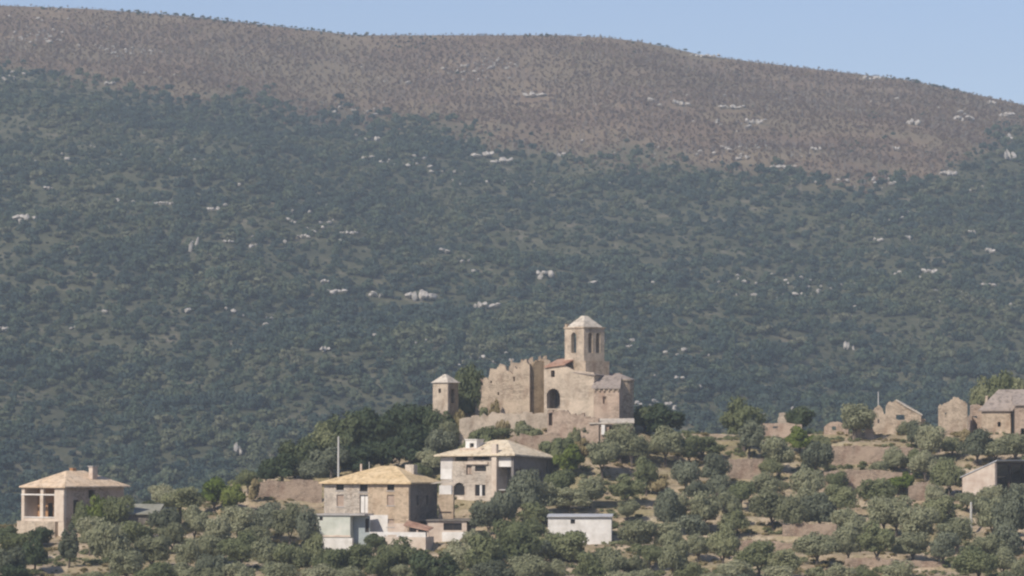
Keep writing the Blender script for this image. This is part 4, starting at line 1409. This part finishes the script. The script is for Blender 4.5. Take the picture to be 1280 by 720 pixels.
def chap(x, y, z):
    return (p0.x + x * math.cos(ang) - y * math.sin(ang), p0.y + x * math.sin(ang) + y * math.cos(ang), z)


mb = MB()
panel(mb, (0, 0), (4.1, 0), -3.5, 4.1, [(1.5, 2.0, 1.9, 3.0)], .5)
panel(mb, (4.1, .502), (4.1, 2.6), -3.5, 4.1, [], .5)
panel(mb, (0, 2.6), (0, .502), -3.5, 4.1, [], .5)
mb.box(1.4, 2.1, .4, .6, 1.8, 3.1)
mb.v = [chap(*p) for p in mb.v]
cp_ = mb.build('side_chapel', 'pink_stone', ch)
mb = slab(MB(), [(-.3, -.3, 4.35), (4.35, -.3, 4.3), (3.6, 3.4, 6.1), (-.3, 3.8, 6.5)], .16)
mb.v = [chap(*p) for p in mb.v]
mb.build('chapel_roof', 'roof_grey', cp_)
for i in range(6):
    mb = MB().box(.1 + i * .75, .35 + i * .75, -.25, -.01, 3.8, 4.1)
    mb.v = [chap(*p) for p in mb.v]
    mb.build('corbel', 'tan_stone', cp_)
pc = to_local(at(776.5, 520, 600.8))
mb = MB()
ring = [(pc.x + 2.0 * math.cos(a), pc.y + 2.0 * math.sin(a)) for a in np.linspace(0, 2 * math.pi, 20, endpoint=False)]
mb.prism([(x, y, -3.5) for x, y in ring], [(x, y, 5.5) for x, y in ring])
ap = mb.build('apse', 'tan_stone', ch)
ring2 = [(pc.x + 2.2 * math.cos(a), pc.y + 2.2 * math.sin(a)) for a in np.linspace(0, 2 * math.pi, 20, endpoint=False)]
MB().prism([(x, y, 5.502) for x, y in ring2], [(x, y, 5.72) for x, y in ring2]).build('apse_cornice', 'pale_stone', ap)
mb = MB().prism([(x, y, 5.722) for x, y in ring2], [(pc.x + (x - pc.x) * .12 - .9, pc.y + (y - pc.y) * .12 + .3, 6.7) for x, y in ring2])
mb.build('apse_roof', 'roof_grey', ap)


def jag(pts, n, amp, seed):
    """adds broken edge points between given (s, z) tops"""
    r2 = random.Random(seed)
    s0, s1 = pts[0][0], pts[-1][0]
    out = []
    for i in range(n + 1):
        s = s0 + (s1 - s0) * i / n
        z = float(np.interp(s, [p[0] for p in pts], [p[1] for p in pts])) + r2.uniform(-amp, amp)
        if out and r2.random() < .45:
            out.append((s - .05, out[-1][1] + r2.uniform(-.1, .1)))      # a broken vertical edge
        out.append((s, z))
    return out


def image_wall(name, label, pts, base_row, D, rot=0.0, mat='tan_stone', thick=.6, holes=(), amp=.12, n=14, cat='ruin', seed=1, side=None, group=None, below=2.0):
    """ruined wall whose top runs through photo points (px, py); holes in photo pixels"""
    p0 = at(pts[0][0], base_row, D)
    t = thing(name, label, cat, p0, rot, group)
    kx = 1 / (FPX / D * math.cos(rot))
    kz = D / FPX
    tops = [((px - pts[0][0]) * kx, (base_row - py) * kz) for px, py in pts]
    L = tops[-1][0]
    hs = [((a - pts[0][0]) * kx, (b - pts[0][0]) * kx, (base_row - d) * kz, (base_row - c) * kz) for a, b, c, d in holes]
    panel(m := MB(), (0, 0), (L, 0), -below, jag(tops, n, amp, seed), hs, thick)
    m.build('wall', mat, t)
    if side:
        dep, hl, hr = side
        panel(m := MB(), (L, thick + .002), (L, dep), -below, jag([(0, hr), (dep - thick, hr * .9)], 5, amp, seed + 1), [], thick)
        m.build('wall', mat, t)
        panel(m := MB(), (0, dep), (0, thick + .002), -below, jag([(0, hl * .9), (dep - thick, hl)], 5, amp, seed + 2), [], thick)
        m.build('wall', mat, t)
        panel(m := MB(), (L, dep + thick), (0, dep + thick), -below, jag([(0, hr * .85), (L, hl * .85)], 8, amp * 2, seed + 3), [], thick)
        m.build('wall', mat, t)
    return t


# ruined castle walls left of the church
image_wall('castle_ruin', 'tall broken castle wall with tiny window, left of the church', [(594, 493), (598, 485), (603, 483), (604, 474), (611, 472), (612, 462), (622, 461), (624, 454), (631, 457), (633, 465), (641, 466), (642, 459), (650, 461), (651, 454), (657, 451), (662, 458)], 520, 607,
           R(-16), 'tan_stone', .9, [(641.5, 645, 471, 477), (613, 615, 476, 479), (622, 624, 490, 494)], .24, 40, side=(6.5, 4.2, 7.0), seed=3, below=4)
image_wall('castle_ruin', 'ochre broken wall in part shade between castle ruin and church', [(660, 456), (664, 460), (668, 455), (674, 449), (680, 452)], 520, 605, R(24), 'ochre_and_shade_stone', .8, [], .3, 9, side=(4.0, 6.5, 7.0), seed=5, below=4)  # darker ochre holds the shade of this side face
image_wall('castle_ruin', 'jagged upper wall fragments behind the castle wall top', [(636, 456), (641, 449), (646, 455), (651, 447), (656, 453), (662, 448), (668, 453), (676, 446), (684, 448), (688, 452)], 520, 613, R(-5), 'tan_stone', .8, [], .5, 24, seed=8, below=2)
image_wall('castle_ruin', 'low crumbling wall sloping down from castle to turret', [(572, 500), (580, 492), (586, 488), (592, 482), (598, 476), (604, 474)], 520, 609, R(-8), 'pink_stone', .9, [(582, 585, 495, 499)], .35, 16, seed=9, below=3)
# turret
o = at(541, 512, 602)
t = thing('turret', 'small square turret with pale pyramid roof, left end of the castle ruins', 'turret', o, R(-36))
shell(t, 2.95, 2.75, 4.2, -3, 'pale_stone', [(1.1, 1.6, 2.6, 3.3)], right=[(.4, 1.3, 1.0, 3.2)], sidemat='ochre_and_shade_stone')  # right face gets a darker stone as its painted shade
mb = MB()
e = .25
mb.prism([(-e, -e, 4.2), (2.95 + e, -e, 4.2), (2.95 + e, 2.75 + e, 4.2), (-e, 2.75 + e, 4.2)], [(1.3, 1.2, 5.55), (1.6, 1.2, 5.55), (1.6, 1.5, 5.55), (1.3, 1.5, 5.55)])
mb.build('roof', 'roof_white', t)
# terrace walls and ramparts beneath the church
image_wall('rampart', 'long low rampart wall under the castle ruin', [(574, 524), (590, 520), (610, 518), (630, 516), (650, 518), (670, 516), (686, 514)], 535, 598, R(-4), 'pale_stone', .8, [], .4, 22, 'rampart', 11, below=3)
image_wall('rampart', 'pale buttressed rampart with dark doorway below the church door', [(684, 513), (696, 514), (704, 512), (712, 516), (724, 518), (738, 520), (748, 524)], 552, 592, R(-10), 'pink_stone', .9, [(685.8, 690.5, 516, 532)], .3, 18, 'rampart', 12, below=4)
image_wall('rampart', 'short lower retaining wall in rubble below the rampart', [(636, 548), (650, 543), (668, 545), (684, 540), (700, 545)], 562, 589, R(4), 'wall_stone', .7, [], .2, 9, 'wall', 14, below=3)
o = at(742, 545, 591)
t = thing('lean_to', 'low white-roofed lean-to at the foot of the church apse', 'shed', o, R(-4))
shell(t, 6.0, 3.0, 1.8, -2.5, 'pink_stone', [(2.4, 3.1, .4, 1.5)])
slab(MB(), [(-.7, -.5, 2.0), (6.3, -.5, 2.15), (6.1, 3.4, 2.75), (-.3, 3.4, 2.7)], .18).build('roof', 'roof_white', t)
MB().box(1.2, 1.75, -.4, -.05, .2, 1.72).build('pillar', 'white_plaster', t)
t = bpy.data.objects['rampart.001']
MB().box(.12, .95, .45, .55, 1.9, 4.9).build('door', 'wood', t)  # dark sheet added behind the opening to stand for its shade
# rubble slopes
rub = []
mb = MB()
for i in range(650):
    px, py = random.uniform(566, 770), random.uniform(514, 572)
    X, Y, Z = hit(px, py)
    rub.append((X, Y, Z))
rb = proto_collection('rubble_stone', [rock_mesh('rubble_stone', 300 + q, 'pale_stone', 1) for q in range(4)])
s1 = .12 + .6 * rng.random(len(rub)) ** 2.5
scatter('rubble', rub, np.stack([s1, s1, s1 * .8], 1), rb, 'fallen stones strewn on the slope under the castle', 'rubble', 4, .6)

# --- ruins along the right crest
t = image_wall('ruined_house', 'ruined gable wall with pale coping slope and dark window hole', [(1091, 513), (1095, 509), (1099, 507), (1103, 510), (1105, 517), (1106.5, 508), (1112, 503), (1119, 499), (1127, 504), (1138, 512), (1150, 519)], 545, 624, R(-12), 'tan_stone', .5,
               [(1119.5, 1130, 518.5, 525), (1097, 1099, 524, 529)], .25, 26, side=(7, 3.2, 3.0), seed=21, below=3)
L = (1150 - 1119) * .13 * 1.02
xs = (1119 - 1091) / (FPX / 624 * math.cos(R(12)))
xe = (1152 - 1091) / (FPX / 624 * math.cos(R(12)))
slab(MB(), [(xs + .1, -.25, 5.95), (xs + 1.6, -.3, 5.0), (xe, -.2, 3.5), (xe - .4, 2.6, 3.6), (xs + 1.8, 3.6, 4.9), (xs + .4, 2.2, 5.75)], .22).build('roof', 'roof_white', t)
image_wall('square_ruin', 'square roofless stone ruin with rounded broken top', [(1173, 510), (1176, 506), (1183, 502), (1192, 497), (1200, 499), (1206, 503), (1209, 508)], 548, 622, R(-6), 'tan_stone', .6, [(1181, 1184, 516, 522), (1196, 1198, 525, 529)], .28, 16, side=(4.5, 4.6, 4.9), seed=23, below=3)
o = at(1227, 545, 624)
t = thing('house', 'stone house with steep grey slab roof on the right crest', 'house', o, R(-14))
shell(t, 4.7, 6.5, 3.95, -3, 'tan_stone', [(2.6, 3.1, 1.5, 2.3)], sidemat='ochre_and_shade_stone')
slab(MB(), [(-.45, -.4, 4.2), (5.1, -.4, 4.2), (7.6, 3.2, 7.6), (2.4, 3.2, 7.6)], .2).build('roof', 'roof_grey', t)
slab(MB(), [(2.4, 3.24, 7.6), (7.6, 3.24, 7.6), (5.1, 6.9, 4.2), (-.45, 6.9, 4.2)], .2).build('roof', 'roof_grey', t)
mb = MB()
panel(mb, (4.72, 3.0), (4.72, 6.0), 3.9, 6.2, [], .3)
mb.build('gable', 'ochre_and_shade_stone', t)
panel(mb := MB(), (0.3, 6.0), (.3, .5), 3.95, [(0, 4.0), (2.8, 6.6), (5.5, 4.0)], [], .4)
mb.build('gable', 'tan_stone', t)
o = at(1269, 548, 619)
t = thing('house', 'pinkish house end with low grey roof cut by the right frame edge', 'house', o, R(-6))
shell(t, 7, 6, 5.2, -3, 'pink_stone', [(.9, 1.5, .6, 1.6)])
slab(MB(), [(-.4, -.4, 5.45), (7.4, -.4, 5.45), (7.4, 3.1, 7.3), (-.4, 3.1, 7.3)], .18).build('roof', 'roof_grey', t)
slab(MB(), [(-.4, 3.14, 7.3), (7.4, 3.14, 7.3), (7.4, 6.4, 5.45), (-.4, 6.4, 5.45)], .18).build('roof', 'roof_grey', t)
image_wall('ruined_wall', 'small pink wall block between the square ruin and the grey-roofed house', [(1213, 507), (1220, 505), (1228, 508)], 545, 628, 0, 'pink_stone', .5, [(1215, 1222, 520, 536)], .08, 5, 'wall', 25, side=(3, 3.6, 3.6), below=3)
image_wall('ruined_wall', 'low brown ruin wall with lit top on the crest beside the tall tree', [(944, 530), (960, 529), (985, 529), (1002, 531)], 549, 622, R(-4), 'pink_stone', .5, [(966, 972, 533, 538)], .06, 10, 'wall', 27, side=(4, 2.2, 2.2), below=2)
image_wall('ruined_wall', 'pale upper stub of wall behind the low brown ruin', [(974, 516), (980, 515), (989, 517)], 535, 632, 0, 'pale_stone', .5, [], .06, 4, 'wall', 28, side=(3, 1.9, 1.9), below=2)
image_wall('ruined_wall', 'pinkish broken wall stepping up on the crest, centre right', [(1030, 534), (1036, 528), (1046, 526), (1054, 529), (1060, 534)], 556, 624, R(-6), 'pink_stone', .5, [(1040, 1045, 533, 538)], .12, 8, 'wall', 29, side=(4, 2.4, 2.8), below=2)
image_wall('ruined_wall', 'grey wall stub with narrow dark doorway left of the ruined gable', [(1066, 534), (1074, 528), (1084, 528), (1092, 538)], 556, 618, R(-4), 'tan_stone', .5, [(1077, 1081, 531, 545)], .1, 7, 'wall', 30, side=(3, 2.4, 2.4), below=2)
# dry stone terrace walls
DW = [
    ('dry stone terrace wall standing alone below the tall crest tree', [(910, 575), (930, 573), (958, 574)], 600, 596, R(4)),
    ('upper of two dry stone terraces below the ruined gable', [(1038, 558), (1070, 557), (1100, 559), (1142, 560)], 577, 604, R(-3)),
    ('lower of two dry stone terraces below the ruined gable', [(1030, 590), (1060, 587), (1100, 588), (1140, 592)], 616, 583, R(-2)),
    ('pinkish terrace wall left of the tan-roofed house', [(318, 606), (334, 600), (352, 602), (372, 599), (402, 602)], 626, 578, R(4)),
    ('brown retaining wall in the orchard beside the bare earth patch', [(978, 656), (1000, 654), (1026, 655), (1046, 655)], 671, 551, R(-3)),
    ('low retaining wall ending at the yellow-green trees', [(1136, 608), (1150, 603), (1164, 604), (1174, 610)], 628, 575, R(2)),
    ('bottom retaining wall under the row of olive trunks', [(1056, 698), (1090, 697), (1130, 700), (1180, 702)], 710, 524, R(-2)),
    ('short bleached terrace edge at the bottom, under the spreading olive', [(918, 676), (940, 675), (965, 677), (990, 679)], 688, 540, R(-2)),
]
for q, (lab, pts, br, D_, rt) in enumerate(DW):
    D_ = hit((pts[0][0] + pts[-1][0]) / 2, br)[1]
    image_wall('dry_stone_wall', lab, pts, br, D_, rt, 'wall_stone', .5, [], .1, 24, 'stone wall', 40 + q, group='dry stone terrace walls', below=1.2)

# --- poles
def pole(name, label, px, y0, y1, D_, r_, cap=False):
    p = at(px, y1, D_)
    Hh = z_of(y0, D_) - p.z
    t = thing(name, label, 'pole', p)
    MB().tube([(0, 0, -2.5), (0, 0, Hh * .5), (0, 0, Hh)], [r_, r_ * .9, r_ * .75], 8).build('shaft', 'pole', t)
    if cap:
        MB().box(-.5, .5, -.06, .06, Hh - .45, Hh - .33).build('crossarm', 'wood', t)
        for xx in (-.42, .42):
            MB().tube([(xx, 0, Hh - .33), (xx, 0, Hh - .15)], [.05, .04], 6).build('insulator', 'white_plaster', t)
    else:
        MB().box(-.12, .12, -.12, .12, Hh, Hh + .06).build('cap', 'pole', t)


pole('utility_pole', 'tall thin pale pole behind the tan-roofed house', 423, 546, 604, 575, .17)
pole('post', 'short bright white post in the olive trees below the barn', 1214, 628, 674, 552, .2)
pole('mast', 'thin pale mast beside the ruined gable', 1098, 490, 516, 628, .1)

# ================================================================== HAZE
hz = MB().box(-1500, 1500, -160, 3400, -75, 345)
m = bpy.data.materials.new('haze')
m.use_nodes = True
t = m.node_tree
t.nodes.clear()
pv = t.nodes.new('ShaderNodeVolumePrincipled')
pv.inputs['Color'].default_value = (0.68, 0.80, 0.92, 1)
pv.inputs['Density'].default_value = HAZE_DENSITY
pv.inputs['Anisotropy'].default_value = 0.0
mo = t.nodes.new('ShaderNodeOutputMaterial')
t.links.new(pv.outputs[0], mo.inputs['Volume'])
hzo = hz.build('haze', m)
tag(hzo, kind='stuff')
print('trees', len(T), 'forest', len(pf), 'brown', len(pb), 'snags', len(ps), 'rocks', len(prk), 'valley', len(vx), 'objects', len(bpy.data.objects))
